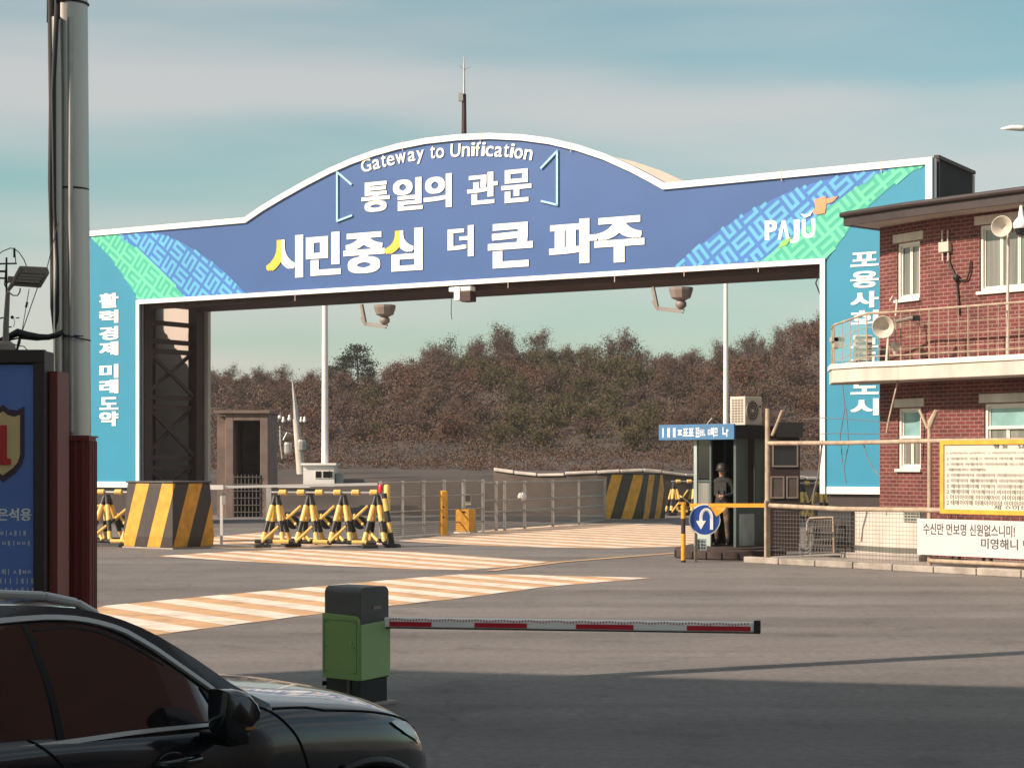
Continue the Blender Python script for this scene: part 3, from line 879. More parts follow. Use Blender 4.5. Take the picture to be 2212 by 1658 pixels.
# English line bent along the arch
line = 'Gateway to Unification'
bl = [(783,374),(830,361),(880,350),(930,343),(985,339),(1040,337),(1100,340),(1152,347)]
bu = G(*bl)
adv = {'i':.27,'f':.36,'t':.38,' ':.32,'w':.80,'G':.78,'U':.74,'a':.58,'e':.60,'y':.56,'o':.62,'n':.60,'c':.57}
tot = sum(adv.get(c, .6) for c in line)
segs = [(bu[i+1]-bu[i]).length for i in range(len(bu)-1)]; L = sum(segs)
sc = L/tot; s = 0; m = MB()
def along(t):
    for i, g_ in enumerate(segs):
        if t <= g_ or i == len(segs)-1:
            d = (bu[i+1]-bu[i])/g_; return bu[i]+d*t, d
        t -= g_
hts = {'G':(.73,0),'U':(.72,0),'t':(.68,0),'f':(.74,0),'i':(.74,0),'y':(.54,.2)}
for ch in line:
    w = adv.get(ch, .6)*sc
    if ch != ' ':
        p, d = along(s); p2, d2 = along(s+w*.5)
        up, dn = hts.get(ch, (.55, .01)); n_ = Vector((-d2.y, d2.x))
        gl = w*.86
        put_text(m, ch, lambda x, y, p=p, d=d2, n_=n_, up=up, dn=dn, gl=gl: gw(*(p + d*(x*gl) + n_*((y*(up+dn)-dn)*sc)), -0.032), DEPTH, .014)
    s += w
m.build('lettering', M['letter_white'], gate, fix=False)
# vertical slogans on the pillars
m = MB()
for ch, y0, y1 in (('활',666,632),('력',699,669),('경',735,704),('제',768,737),('미',817,786),('래',850,819),('도',885,857),('약',920,888)):
    put_text(m, ch, gate_rect((216,y1+ (y0-y1)),(257,y1)), DEPTH, .05)
m.build('lettering', M['letter_white'], gate, fix=False)
m = MB()
for ch, y0, y1 in (('포',577,543),('용',623,584),('사',666,628),('회',708,669),('문',766,729),('화',808,770),('도',852,817),('시',897,860)):
    put_text(m, ch, gate_rect((1838,y0),(1899,y1)), DEPTH, .04)
m.build('lettering', M['letter_white'], gate, fix=False)
# city mark
m = MB()
for ch, lb, rt in (('P',(1653,519),(1679,475)),('Λ',(1681,518),(1706,475)),('J',(1707,525),(1728,474)),('U',(1733,515),(1762,472))):
    put_text(m, ch, gate_rect(lb, rt), DEPTH, .045)
m.build('emblem_lettering', M['letter_white'], gate, fix=False)
m = MB(); gpoly(m, G((1760,432),(1785,424),(1787,440),(1783,461),(1764,464),(1756,458),(1763,448)), -.05, -.02); gpoly(m, G((1785,430),(1812,424),(1800,437),(1786,441)), -.05, -.02)
m.build('emblem', M['logo_orange'], gate)
m = MB(); gpoly(m, G((1730,462),(1745,464),(1757,455),(1752,466),(1740,471)), -.05, -.02); m.build('emblem', M['letter_white'], gate)
m = MB(); gpoly(m, G((1690,520),(1712,512),(1700,530),(1683,536)), -.04, -.028); m.build('emblem', M['logo_green'], gate)
# thin square brackets round the second line
for pts in ([(760,398),(730,372),(730,478),(761,466)], [(1171,363),(1205,327),(1205,443),(1172,435)]):
    q = G(*pts); m = MB()
    for a, b in zip(q, q[1:]):
        d = (b-a).normalized()*.03; n_ = Vector((-d.y, d.x))
        gpoly(m, [a-d-n_, b+d-n_, b+d+n_, a-d+n_], -.06, -.005)
    m.build('bracket', M['bracket_cyan'], gate)

# ---- things fixed to the gate
def gate_root(name, label, cat, q, d=1.0, group=None):
    p = gp(*q); return thing(name, label, cat, gw(p.x, p.y, d), 0, group)
def traffic_camera(x, y, label):
    r = gate_root('traffic_camera', label, 'camera', (x, y), .34, 'cameras hanging under the gate')
    o = OFF[r.name]; U3 = Vector((GU.x, GU.y, 0))
    m = MB(); m.lathe([(.36,.04),(.36,-.04),(.29,-.26),(.14,-.33)], 10, Matrix.Translation(o) @ Matrix.Rotation(.3,4,'Z')); m.build('housing', M['cam_grey'], r)
    m = MB(); m.lathe([(.10,-.32),(.16,-.40),(.165,-.50),(.08,-.58),(.02,-.60)], 12, Matrix.Translation(o)); m.build('dome', M['cam_grey'], r, smooth=True)
    m = MB(); a = o - U3*.92
    m.bar(a + Vector((0,0,.1)), a + U3*.14 + Vector((0,0,-.50)), .09, .09); m.build('bracket', M['lamp_grey'], r)
    m = MB(); m.bar(a + U3*.00 + Vector((0,0,-.32)), a + U3*.16 + Vector((0,0,-.57)), .07, .07); m.bar(a + U3*.12 + Vector((0,0,-.50)), a + U3*1.02 + Vector((0,0,-.62)), .08, .05); m.bar(a + U3*.11 + Vector((0,-.1,-.57)), a + U3*.98 + Vector((0,-.1,-.70)), .07, .05)
    m.build('arm', M['cam_grey'], r)
traffic_camera(818, 660, 'left of the two cameras on bent brackets under the gate beam')
traffic_camera(1460, 622, 'right of the two cameras on bent brackets under the gate beam')
r = gate_root('sensor_box', 'small cream sensor box clamped to the middle of the gate beam', 'sensor', (1003, 622), -.2)
o = OFF[r.name]; U3 = Vector((GU.x, GU.y, 0)); N3 = Vector((GN.x, GN.y, 0))
m = MB(); m.obox(o - U3*.2 - N3*.1 + Vector((0,0,-.4)), U3*.22, N3*.4, (0,0,.42)); m.obox(o - U3*.42 - N3*.05 + Vector((0,0,-.12)), U3*.8, N3*.3, (0,0,.14)); m.build('clamp', M['gate_white'], r, bevel=.02)
m = MB(); m.obox(o + U3*.03 - N3*.06 + Vector((0,0,-.45)), U3*.36, N3*.35, (0,0,.32)); m.build('case', M['brown_steel'], r, bevel=.02)
m = MB(); m.tube([o - U3*.35 + Vector((0,0,-.3)), o - U3*.36 + Vector((0,0,-.8)), o - U3*.33 + Vector((0,0,-.98))], .012, n=5); m.build('loose_wire', M['cable'], r)
r = gate_root('lightning_rod', 'thin lightning rod mast standing on top of the gate arch', 'antenna', (998, 296), .12)
o = OFF[r.name]; Z = lambda y: Vector((0,0,(HY-y)/FPX*58.9+CAM_H))
b = Vector((o.x, o.y, 0))
m = MB(); m.tube([b+Z(300), b+Z(217)], [.085,.07], n=10); m.build('mast', M['brown_steel'], r)
m = MB(); m.tube([b+Z(220), b+Z(164), b+Z(136)], [.04,.028,.012], n=8); m.build('rod', M['galv'], r)
m = MB(); m.tube([b+Z(165)+Vector((-.14,0,.12)), b+Z(165), b+Z(165)+Vector((.17,0,.09))], .012, n=5); m.build('spike', M['galv'], r)
m = MB(); m.obox(b+Z(232)+Vector((-.17,-.1,0)), (.14,0,0), (0,.16,0), (0,0,.24)); m.build('junction_box', M['galv'], r)
# ------------------------------------------------------------------ left: steel pole, its red cladding, billboard, floodlight
def Yv(y, D): return CAM_H - (y-HY)/FPX*D
D0 = 16.5; K0 = D0/21.0
c = px(155, 1000, D0); bx = Vector((c.x, D0, 0))
def O(x, y, z): return Vector((bx.x + x*K0, bx.y + y*K0, max(0.0, CAM_H + (z-CAM_H)*K0)))
pole = thing('steel_pole', 'tall thick steel mast with black cables strapped to its side, rising out of frame', 'pole', bx)
m = MB(); m.tube([O(.02,0,2.4), O(0,0,5), O(-.03,0,9.5), O(-.04,0,7.1)], [q_*K0 for q_ in [.196,.196,.19,.185]], n=28); m.build('shaft', M['steel'], pole, smooth=R(40.))
m = MB(); m.tube([O(-.10,-.215,2.5), O(-.105,-.215,6.4), O(-.12,-.215,7.15)], [q_*K0 for q_ in [.055,.055,.055]], n=12); m.build('conduit', M['steel'], pole, smooth=R(40.))
m = MB(); m.tube([O(.04,-.20,2.5), O(.03,-.2,7.15)], [q_*K0 for q_ in [.03,.03]], n=10); m.build('conduit', M['galv'], pole, smooth=R(40.))
m = MB(); random.seed(2)
m.tube([O(x, y, z) for x, y, z in ((-.13,-.19,3.55),(-.155,-.20,3.9),(-.17,-.18,4.5),(-.2,-.16,5.3),(-.19,-.14,6.2),(-.205,-.12,7.4),(-.20,-.12,9),(-.215,-.1,7.12))], [q_*K0 for q_ in [.03,.04,.032,.03,.036,.042,.045,.045]], n=8)
m.tube([O(x, y, z) for x, y, z in ((-.12,-.24,3.5),(-.1,-.255,3.85),(-.10,-.27,4.4),(-.13,-.27,5.0),(-.145,-.28,6.3),(-.10,-.28,7.2),(-.09,-.28,8.6),(-.10,-.27,7.12))], [q_*K0 for q_ in [.018,.028,.02,.02,.024,.03,.035,.035]], n=8)
m.tube([O(x, y, z) for x, y, z in ((-.14,-.22,3.52),(-.17,-.2,4.0),(-.195,-.2,5.0),(-.205,-.15,6.0),(-.22,-.1,7.0),(-.22,-.1,7.12))], .016*K0, n=6)
m.build('cable_bundle', M['cable'], pole, smooth=True)
m = MB()
for z in (3.58, 5.25, 7.35, 8.2): m.tube([O(.2*math.cos(w)-.01, .2*math.sin(w)-.01, z) for w in [k*math.pi/9-.3 for k in range(-9,10)]], .008, n=5)
m.tube([O(-.1,-.25,3.6), O(.1,-.26,3.56), O(.24,-.12,3.53)], .009*K0, n=5); m.build('strap', M['cable'], pole)
# maroon corrugated cladding round the foot of the pole
cb = thing('pole_cladding', 'maroon ribbed metal box enclosing the foot of the steel mast', 'cladding', bx)
m = MB(); w = .215*K0; zc = CAM_H + (2.44-CAM_H)*K0; xo = .012*K0; m.box(bx+Vector((xo,0,zc/2)), (2*w, 2*w, zc))
for k in range(5):
    q = (-.215 + .03 + k*.085)*K0
    m.obox(bx+Vector((xo+q,-w-.016,0)), (.03*K0,0,0), (0,.018,0), (0,0,zc-.03)); m.obox(bx+Vector((xo+w-.002,q,0)), (.018,0,0), (0,.03*K0,0), (0,0,zc-.03))
m.build('ribbed_sheet', M['maroon'], cb)
m = MB(); m.obox(bx+Vector((xo-w-.018,-w-.022,zc-.028)), (2*w+.038,0,0), (0,.04,0), (0,0,.045)); m.obox(bx+Vector((xo-w-.016,-w+.0185,zc+.001)), (2*w+.034,0,0), (0,2*w,0), (0,0,.014)); m.build('top_trim', M['maroon'], cb)
# billboard
DBB = 15.5
x0, x1 = px(-330,0,DBB).x, px(98,0,DBB).x; zt = Yv(757, DBB)
bb = thing('billboard', 'tall dark framed billboard with blue poster, shield with a red 1 and white lettering', 'billboard', ((x0+x1)/2, DBB, 0))
m = MB(); m.obox((x0, DBB, .35), (x1-x0,0,0), (0,.3,0), (0,0,zt-.35)); m.build('case', M['dark_brown'], bb, bevel=.01)
m = MB()
fwid = .085
m.obox((x0-.01, DBB-.05, zt-.10), (x1-x0+.015,0,0), (0,.06,0), (0,0,.105)); m.obox((x1-fwid, DBB-.05, .35), (fwid+.005,0,0), (0,.06,0), (0,0,zt-.455)); m.obox((x0-.01, DBB-.05, .35), (fwid,0,0), (0,.06,0), (0,0,zt-.455)); m.build('frame', M['dark_brown'], bb)
m = MB(); m.obox((x0+fwid, DBB-.015, .4), (x1-x0-2*fwid-.012,0,0), (0,.02,0), (0,0,zt-.52)); m.build('poster', M['poster_blue'], bb)
m = MB(); m.box((x0+.5, DBB+.15, .17), (.12,.12,.34)); m.box((x1-.5, DBB+.15, .17), (.12,.12,.34)); m.build('post', M['dark_brown'], bb)
m = MB(); m.obox((x1+.008, DBB+.1, .0), (.07,0,0), (0,.4,0), (0,0,Yv(800, DBB))); m.build('side_panel', M['maroon'], bb)
def bbq(x, y): return Vector((px(x,0,DBB).x, 0, Yv(y, DBB)))
def bpoly(pts, y0, y1, name, mt, par):
    m = MB(); q = [bbq(*p) for p in pts]; m.prism([(p.x, DBB+y0, p.z) for p in q], (0, y1-y0, 0)); return m.build(name, mt, par)
half = [(8,874),(20,884),(38,886),(54,877),(54,985),(48,1003),(36,1020),(8,1040)]
def mirror(p): return p + [(16-x, y) for x, y in reversed(p)][1:-1] if p[0][0] == 8 and p[-1][0] == 8 else p
bpoly(mirror(half), -.022, -.014, 'shield', M['shield_plum'], bb)
half2 = [(8,888),(18,896),(32,900),(45,896),(45,982),(40,998),(30,1010),(8,1026)]
bpoly(mirror(half2), -.030, -.021, 'shield', M['shield_tan'], bb)
bpoly([(-6,918),(17,918),(17,990),(26,990),(26,1004),(-14,1004),(-14,990),(-6,990)], -.036, -.029, 'shield_numeral', M['shield_red'], bb)
def board_text(mb, body, x0, y0, x1, y1, D=DBB, off=-.018, bold=.02):
    a, b = bbq(x0, y0), bbq(x1, y1)
    put_text(mb, body, lambda x, y: Vector((a.x+(b.x-a.x)*x, D+off, a.z+(b.z-a.z)*y)), (0,-.003,0), bold)
m = MB()
board_text(m, 'UI단은석용', -56, 1124, 69, 1097, bold=.03)
for body, xa, y0, xb, y1 in (('ㅁㅣㄴㅇㅣ ㅣㅇㅣㅅㅐㅣㅐ', -60,1157,56,1145), ('ㅁㅣㅇㅣㄷ ㅣㅁㅐㅣㅇㅇㅔ', -60,1178,65,1167),
    ('ㅁㅐㅣㅁ ㅇㅣ이ㅣ ㅅㅔㅂㅇ', -60,1240,68,1228), ('ㄷㅣㅅㅐ ㅁㅐㅣㅣ ㅣㅔㅣㅐ', -60,1260,73,1248), ('ㅇㅣㅁㅂㅐㅁㅐㅣㅅㅐㅣㅐ', -60,1279,75,1268)):
    board_text(m, body, xa, y0, xb, y1)
m.build('poster_lettering', M['poster_white'], bb, fix=False)
# floodlight and aerials on the billboard
fl = thing('floodlight', 'square floodlight with ribbed glass on a short mast above the billboard', 'floodlight', (px(14,0,15.7).x, 15.7, zt))
P = lambda x, y, d=15.7: px(x, y, d)
m = MB(); m.tube([P(12,757), P(13,700), P(17,630)], [q_*.72 for q_ in [.038,.034,.026]], n=10); m.lathe([(.10,0),(.09,.05),(.045,.08)], 12, Matrix.Translation(P(10,757))); m.build('mast', M['lamp_grey'], fl, smooth=R(40.))
m = MB(); m.add([P(42,574), P(103,577), P(107,590), P(88,622), P(22,617), P(30,600)] + [P(42,574,16.05), P(103,577,16.05), P(107,590,16.0), P(88,620,15.95), P(22,617,15.95), P(30,600,16.0)],
    [[0,1,2,3,4,5],[11,10,9,8,7,6],[0,6,7,1],[1,7,8,2],[2,8,9,3],[3,9,10,4],[4,10,11,5],[5,11,6,0]]); m.build('lamp_head', M['lamp_grey'], fl, bevel=.01)
m = MB(); m.add([P(47,588,15.69), P(97,591,15.69), P(84,614,15.69), P(36,611,15.69)] + [P(47,588,15.71), P(97,591,15.71), P(84,614,15.71), P(36,611,15.71)], [[0,1,2,3],[7,6,5,4],[0,4,5,1],[1,5,6,2],[2,6,7,3],[3,7,4,0]]); m.build('lamp_glass', M['lamp_glass'], fl)
m = MB()
for k in range(3): m.bar(P(43-k*4,594+k*6,15.67), P(94-k*4,597+k*6,15.67), .012, .02)
m.build('lamp_rib', M['lamp_grey'], fl)
m = MB(); m.tube([P(17,628), P(28,612), P(45,578)], [q_*.72 for q_ in [.02,.03,.025]], n=8); m.add([P(17,596), P(40,598), P(34,607), P(16,612)]+[P(17,596,15.9), P(40,598,15.9), P(34,607,15.9), P(16,612,15.9)], [[0,1,2,3],[7,6,5,4],[0,4,5,1],[1,5,6,2],[2,6,7,3],[3,7,4,0]]); m.build('bracket', M['lamp_grey'], fl)
m = MB(); m.tube([P(22,633), P(28,638), P(38,638), P(43,630), P(44,622)], 0.0058, n=6); m.tube([P(17,628), P(10,615), P(12,590), P(14,560)], 0.0058, n=6); m.build('lamp_cord', M['cable'], fl)
an = thing('aerial', 'spindly black aerial with crossbars beside the floodlight mast', 'antenna', (px(13,0,15.9).x, 15.9, zt))
Q = lambda x, y: px(x, y, 15.9)
m = MB(); m.tube([Q(8,757), Q(14,640), Q(14,556)], 0.0086, n=6)
m.tube([Q(-20,570), Q(36,569)], 0.0079, n=6); m.tube([Q(-20,586), Q(14,586)], 0.0101, n=6); m.tube([Q(-18,600), Q(12,601)], 0.0086, n=6)
m.tube([Q(34,568), Q(32,540), Q(31,535)], 0.0043, n=5); m.tube([Q(31,556), Q(31,537)], 0.0101, n=6)
m.tube([Q(-15,560), Q(5,543), Q(22,536), Q(31,537), Q(42,546), Q(52,561), Q(58,577)], 0.0043, n=5); m.build('aerial_rod', M['cable'], an)
m = MB(); m.tube([Q(-8,690), Q(5,686), Q(12,688)], 0.0065, n=6); m.tube([Q(24,686), Q(29,684)], 0.0144, n=6); m.tube([Q(34,687), Q(42,686)], 0.0050, n=5); m.tube([Q(18,706), Q(25,706)], 0.0058, n=5); m.tube([Q(30,688), Q(32,697), Q(29,706)], 0.0029, n=5); m.build('clamp', M['cable'], an)
wr = thing('overhead_wire', 'two thin wires slanting down from the steel mast behind the floodlight', 'wire', px(36,757,16.2))
m = MB(); W = lambda x, y, d=16.2: px(x, y, d)
m.tube([W(126,480), W(102,577), W(80,624), W(45,724)], 0.0043, n=5); m.tube([W(63,624), W(56,665), W(46,725)], 0.0036, n=5); m.build('thin_wire', M['cable'], wr)
m = MB(); m.tube([W(46,715), W(41,740), W(36,757)], [q_*.72 for q_ in [.012,.02,.014]], n=6); m.tube([W(59,652), W(56,664)], 0.0101, n=6); m.build('turnbuckle', M['cable'], wr)
hc = thing('hanging_cable', 'sagging black cable bundle running from the billboard top to the steel mast', 'cable', px(20,727,15.95))
m = MB(); K = lambda x, y: px(x, y, 15.95)
m.tube([K(-30,738), K(0,735), K(18,727), K(38,718), K(60,724), K(85,728), K(105,728), K(124,723), K(138,716)], [q_*.72 for q_ in [.03,.03,.034,.05,.045,.04,.035,.035,.03]], n=8)
m.tube([K(-30,742), K(10,736), K(40,730), K(80,734), K(110,731), K(130,722)], 0.0086, n=6); m.build('cable_bundle', M['cable'], hc, smooth=True)
m = MB(); m.tube([K(16,732), K(28,742), K(38,746), K(52,748), K(60,757)], 0.0043, n=5); m.build('thin_wire', M['cable'], hc)
# ------------------------------------------------------------------ striped concrete blocks
def hazard_block(corner, lab, rz, L, W, h):
    r = thing('hazard_block', lab, 'concrete block', (corner.x, corner.y, 0), rz, 'yellow and black striped blocks by the gate')
    m = MB()       # local: corner at origin, long face along -x, short face along +y; slightly flared foot
    k = .07
    def ring(z, e): return [(-L-e+.0,-e,z),(e,-e,z),(e,W+e,z),(-L-e,W+e,z)]
    a, b, c, d = ring(.03,.0), ring(.30,.02), ring(h-.12,-.05), ring(h-.01,-.06)
    vs = a+b+c+d; fs = [[3,2,1,0],[12,13,14,15]]
    for j in range(3):
        for i in range(4): fs.append([j*4+i, j*4+(i+1) % 4, j*4+4+(i+1) % 4, j*4+4+i])
    m.add(vs, fs); m.build('striped_body', M['hazard'], r, local=True, bevel=.03)
    m = MB(); m.obox((-L+.03,.03,h-.012), (L-.06,0,0), (0,W-.06,0), (0,0,.05)); m.build('top_slab', M['hazard_top'], r, local=True, bevel=.02)
    m = MB(); m.obox((-L-.02,-.03,0), (L+.05,0,0), (0,W+.05,0), (0,0,.035)); m.build('foot', M['concrete'], r, local=True)
    return r
hazard_block(gnd(373,1186), 'yellow and black striped block left of the tank trap, below the left gate pillar', R(-36), 1.78, 1.42, 1.66)
hazard_block(gnd(1388,1123), 'yellow and black striped block standing beyond the gate beside the guard booth', R(-32), 1.62, 1.85, 1.74)

# ------------------------------------------------------------------ tank-trap style barricades
def seg_bar(a, b, r, cuts, n=10):
    """a round bar painted in alternating yellow and black lengths -> [(MB, is_yellow)]"""
    a, b = Vector(a), Vector(b); yy, kk = MB(), MB()
    for (t0, t1, y) in cuts: (yy if y else kk).tube([a.lerp(b, t0), a.lerp(b, t1)], r, n=n)
    return yy, kk
def join(dst, src):
    b = len(dst.v); dst.v += src.v; dst.f += [[b+i for i in f] for f in src.f]; dst.m += [dst.cur]*len(src.f)
def painted(name, a, b, r, cuts, par, mats):
    m = MB(); yy, kk = seg_bar(a, b, r, cuts)
    m.cur = 0; join(m, yy); m.cur = 1; join(m, kk)
    return m.build(name, mats, par, local=True)
def make_barricade(lab, loc, rz):
    r = thing('barricade', lab, 'barricade', loc, rz, 'striped tripod barricades at the gate')
    mats = [M['pale_yellow'], M['black']]
    Hh = 1.34; xs = [-1.30,-.43,.43,1.30]
    cuts = [(0,.18,0),(.18,.52,1),(.52,.76,0),(.76,.95,1),(.95,1,0)]
    for i, x in enumerate(xs):
        for sx, sy in ((-.24,-.52),(.22,-.42),(-.2,.5),(.26,.42)):
            painted('leg', (x+sx*.12, sy*.1, Hh-.06), (x+sx*1.15, sy, .1), .062, cuts, r, mats)
        m = MB(); m.lathe([(.08,-.12),(.11,-.04),(.09,.05)], 10, Matrix.Translation((x,0,Hh-.05))); m.build('apex_cap', M['black'], r, local=True)
        if i < 3:
            x2 = xs[i+1]
            painted('spike', (x-.25,-.62,.16), (x+.62,.1,Hh*.78), .038, [(0,.42,1),(.42,.62,0),(.62,1,1)], r, mats)
            painted('spike', (x2+.1,-.58,.18), (x+.25,.2,Hh*.62), .038, [(0,.38,1),(.38,.6,0),(.6,1,1)], r, mats)
            m = MB(); m.lathe([(.02,-.02),(.17,-.02),(.17,.03),(.02,.03)], 14, Matrix.Translation((x+.43,.12,.62)) @ Matrix.Rotation(R(80),4,'X')); m.build('disc', M['black'], r, local=True)
    m = MB(); m.tube([(-1.42,0,Hh+.06),(1.46,0,Hh+.05)], .032, n=8); m.build('top_rail', M['galv'], r, local=True)
    for k in range(6):
        x = -1.13 + k*.47
        m = MB(); m.tube([(x-.10,0,Hh+.06),(x-.085,0,Hh+.06),(x+.085,0,Hh+.06),(x+.10,0,Hh+.06)], [.05,.075,.075,.05], n=12); m.build('collar', M['pale_yellow'], r, local=True, smooth=R(40.))
    painted('base_rail', (-1.75,-.52,.17), (1.35,-.52,.14), .055, [(0,.15,0),(.15,.28,1),(.28,.48,0),(.48,.6,1),(.6,.8,0),(.8,.92,1),(.92,1,0)], r, mats)
    painted('base_rail', (-1.6,.5,.15), (1.5,.5,.15), .05, [(0,.3,0),(.3,.45,1),(.45,.75,0),(.75,.9,1),(.9,1,0)], r, mats)
    for x, y in ((-1.55,-.55),(-.85,-.1),(1.2,-.66),(1.72,-.2)):
        m = MB(); m.cbox((x,y,.05), (.42,.2,.10), R(18), .03); m.build('foot', M['black'], r, local=True)
    painted('end_post', (1.5,-.12,Hh+.04), (1.72,-.2,.06), .07, [(0,.1,0),(.1,.34,1),(.34,.56,0),(.56,.76,1),(.76,1,0)], r, mats)
    m = MB(); m.tube([(1.38,0,Hh+.05),(1.40,0,Hh+.10)], [.05,.05], n=12); m.tube([(1.40,0,Hh+.10),(1.40,0,Hh+.24),(1.40,0,Hh+.27)], [.055,.055,.03], n=14); m.build('warning_lamp', M['red_lamp'], r, local=True, smooth=R(40.))
    return r
g0 = gnd(705,1181)
bar0 = make_barricade('yellow and black tripod barricade with a red lamp in front of the railing', (g0.x, g0.y, 0), R(-3))
def more_barricade(lab, p, rz):
    o = copy_tree(bar0); o.location = (p.x, p.y, 0); o.rotation_euler = (0,0,rz); o['label'] = lab
    return o
more_barricade('yellow and black tripod barricade half hidden behind the maroon pole cladding', gnd(196,1178), R(-8))
more_barricade('shaded yellow and black barricade between the far striped block and the guard booth', gnd(1522,1112), R(10))
more_barricade('distant yellow barricade glimpsed between the guard hut and the right gate pillar', gnd(1752,1124), R(25))

# ------------------------------------------------------------------ white rail, fences, bollards
rr = thing('swing_rail', 'long white horizontal rail on two posts behind the tripod barricade', 'railing', gnd(480,1176))
a = px(450,1052,49.0); b = px(815,1045,50.0)
m = MB(); m.bar(a, b, .09, .07); m.build('rail', M['white_paint'], rr)
m = MB(); m.obox(a+Vector((-.02,-.07,-.06)), (.42,0,0), (0,.14,0), (0,0,.12)); m.build('rail_cap', M['white_paint'], rr)
for x, w in ((478,.07),(579,.13)):
    t = (x-450)/365; q = a.lerp(b, t)
    m = MB(); m.box((q.x, q.y, (q.z-.045)/2), (w, w, q.z-.045)); m.build('post', M['white_paint'] if w < .1 else M['galv'], rr)
m = MB(); q = a.lerp(b, .08); m.box((q.x+.05, q.y, q.z-.32), (.1,.1,.3)); m.build('hinge', M['galv'], rr)
m = MB(); q2 = a.lerp(b, 1.); m.tube([(q.x,q.y,.1),(q.x+1.4,q.y,.1)], .02, n=6); m.build('low_rail', M['wire'], rr)

def mesh_mat(name, rgb, pitch, wire, back=0.0):
    """woven wire: real holes at the pitch of the net"""
    m = bpy.data.materials.new(name); m.use_nodes = True
    b = m.node_tree.nodes['Principled BSDF']; b.inputs['Base Color'].default_value = (*rgb, 1); b.inputs['Roughness'].default_value = .6
    tc = node(m, 'ShaderNodeTexCoord'); sp = node(m, 'ShaderNodeSeparateXYZ'); link(m, tc.outputs['UV'], sp.inputs['Vector'])
    gs = []
    for ax in ('X','Y'):
        d = node(m, 'ShaderNodeMath', operation='DIVIDE'); link(m, sp.outputs[ax], d.inputs[0]); d.inputs[1].default_value = pitch
        f = node(m, 'ShaderNodeMath', operation='FRACT'); link(m, d.outputs[0], f.inputs[0])
        g = node(m, 'ShaderNodeMath', operation='LESS_THAN'); link(m, f.outputs[0], g.inputs[0]); g.inputs[1].default_value = wire/pitch
        gs.append(g)
    mx = node(m, 'ShaderNodeMath', operation='MAXIMUM'); link(m, gs[0].outputs[0], mx.inputs[0]); link(m, gs[1].outputs[0], mx.inputs[1])
    mm = node(m, 'ShaderNodeMath', operation='MAXIMUM'); link(m, mx.outputs[0], mm.inputs[0]); mm.inputs[1].default_value = back
    link(m, mm.outputs[0], b.inputs['Alpha'])
    return m
M['net'] = mesh_mat('net', (.26,.22,.19), .06, .018)
M['net_dark'] = mesh_mat('net_dark', (.10,.085,.075), .085, .007)
def net_quad(mb, a, b, z0, z1):
    a, b = Vector(a), Vector(b); L = (b-a).length
    mb.quad((a.x,a.y,z0),(b.x,b.y,z0),(b.x,b.y,z1),(a.x,a.y,z1), [(0,0),(L,0),(L,z1-z0),(0,z1-z0)])
nf = thing('wire_fence', 'low grey wire mesh fence with thin steel posts behind the yellow bollard', 'fence', gnd(900,1157))
A_, B_ = gnd(822,1163), gnd(1043,1148)
n_ = 5
for k in range(n_+1):
    q = A_.lerp(B_, k/n_); m = MB(); m.box((q.x,q.y,.82), (.09,.09,1.64)); m.build('post', M['galv'], nf)
m = MB()
for z in (.35,.75,1.18,1.6): m.bar(A_+Vector((0,.01,z)), B_+Vector((0,.01,z)), .03, .035)
m.build('rail', M['galv'], nf)
m = MB(); net_quad(m, A_+Vector((0,.05,0)), B_+Vector((0,.05,0)), .06, 1.62); m.build('net', M['net'], nf, fix=False)

pf = thing('panel_fence', 'row of tall grey framed mesh panels running up to the far striped block', 'fence', gnd(1170,1140))
m_net = M['net']
xs = [(1043,1147),(1072,1146),(1090,1145),(1133,1142),(1194,1137),(1250,1133),(1306,1127)]
gp_ = [gnd(*q) for q in xs]
Hp = 1.58
for i, q in enumerate(gp_):
    m = MB(); m.box((q.x,q.y,Hp/2), (.11 if i in (0,1) else .10,.1,Hp)); m.build('post', M['galv'], pf)
m = MB()
for a, b in zip(gp_, gp_[1:]):
    for z in (.08,.62,.98,Hp-.04): m.bar(a+Vector((0,.005,z)), b+Vector((0,.005,z)), .04, .05)
m.build('rail', M['galv'], pf)
m = MB()
for a, b in zip(gp_, gp_[1:]): net_quad(m, a+Vector((0,.05,0)), b+Vector((0,.05,0)), .1, Hp-.05)
m.build('net', M['net'], pf, fix=False)
m = MB(); q = gnd(1131,1142); m.lathe([(.02,0),(.13,.05),(.15,.14),(.12,.24),(.03,.28)], 12, Matrix.Translation((q.x-.05,q.y-.1,.92))); m.build('lamp', M['white_paint'], pf, smooth=True)

def post_thing(name, lab, cat, base, w, h, mt, grp=None, cap=None):
    r = thing(name, lab, cat, base, 0, grp)
    m = MB(); m.tube([base, base+Vector((0,0,h-.05)), base+Vector((0,0,h))], [w,w,w*.7], n=14); m.build('post', mt, r, smooth=R(40.))
    m = MB(); m.tube([base, base+Vector((0,0,.05))], [w*1.5,w*1.5], n=14); m.build('base_plate', M['galv'], r)
    if cap:
        m = MB(); m.tube([base+Vector((0,0,h*cap)), base+Vector((0,0,h*cap+.1))], w*1.03, n=14); m.build('band', M['black'], r)
    return r
post_thing('bollard', 'slim pale yellow bollard at the right end of the tripod barricade', 'bollard', gnd(836,1165), .09, 1.55, M['pale_yellow'], 'yellow bollards')
b = gnd(958,1156); r = thing('bollard', 'square bright yellow bollard standing left of the orange cabinet', 'bollard', b, 0, 'yellow bollards')
m = MB(); m.cbox(b+Vector((0,0,.665)), (.2,.2,1.33), R(20), .025); m.build('post', M['yellow'], r)
m = MB(); m.box(b+Vector((0,-.105,.55)), (.05,.03,.05), R(20)); m.box(b+Vector((0,-.105,.85)), (.05,.03,.05), R(20)); m.build('bolt', M['black'], r)
m = MB(); m.box(b+Vector((0,0,.01)), (.34,.34,.02), R(20)); m.build('base_plate', M['galv'], r)
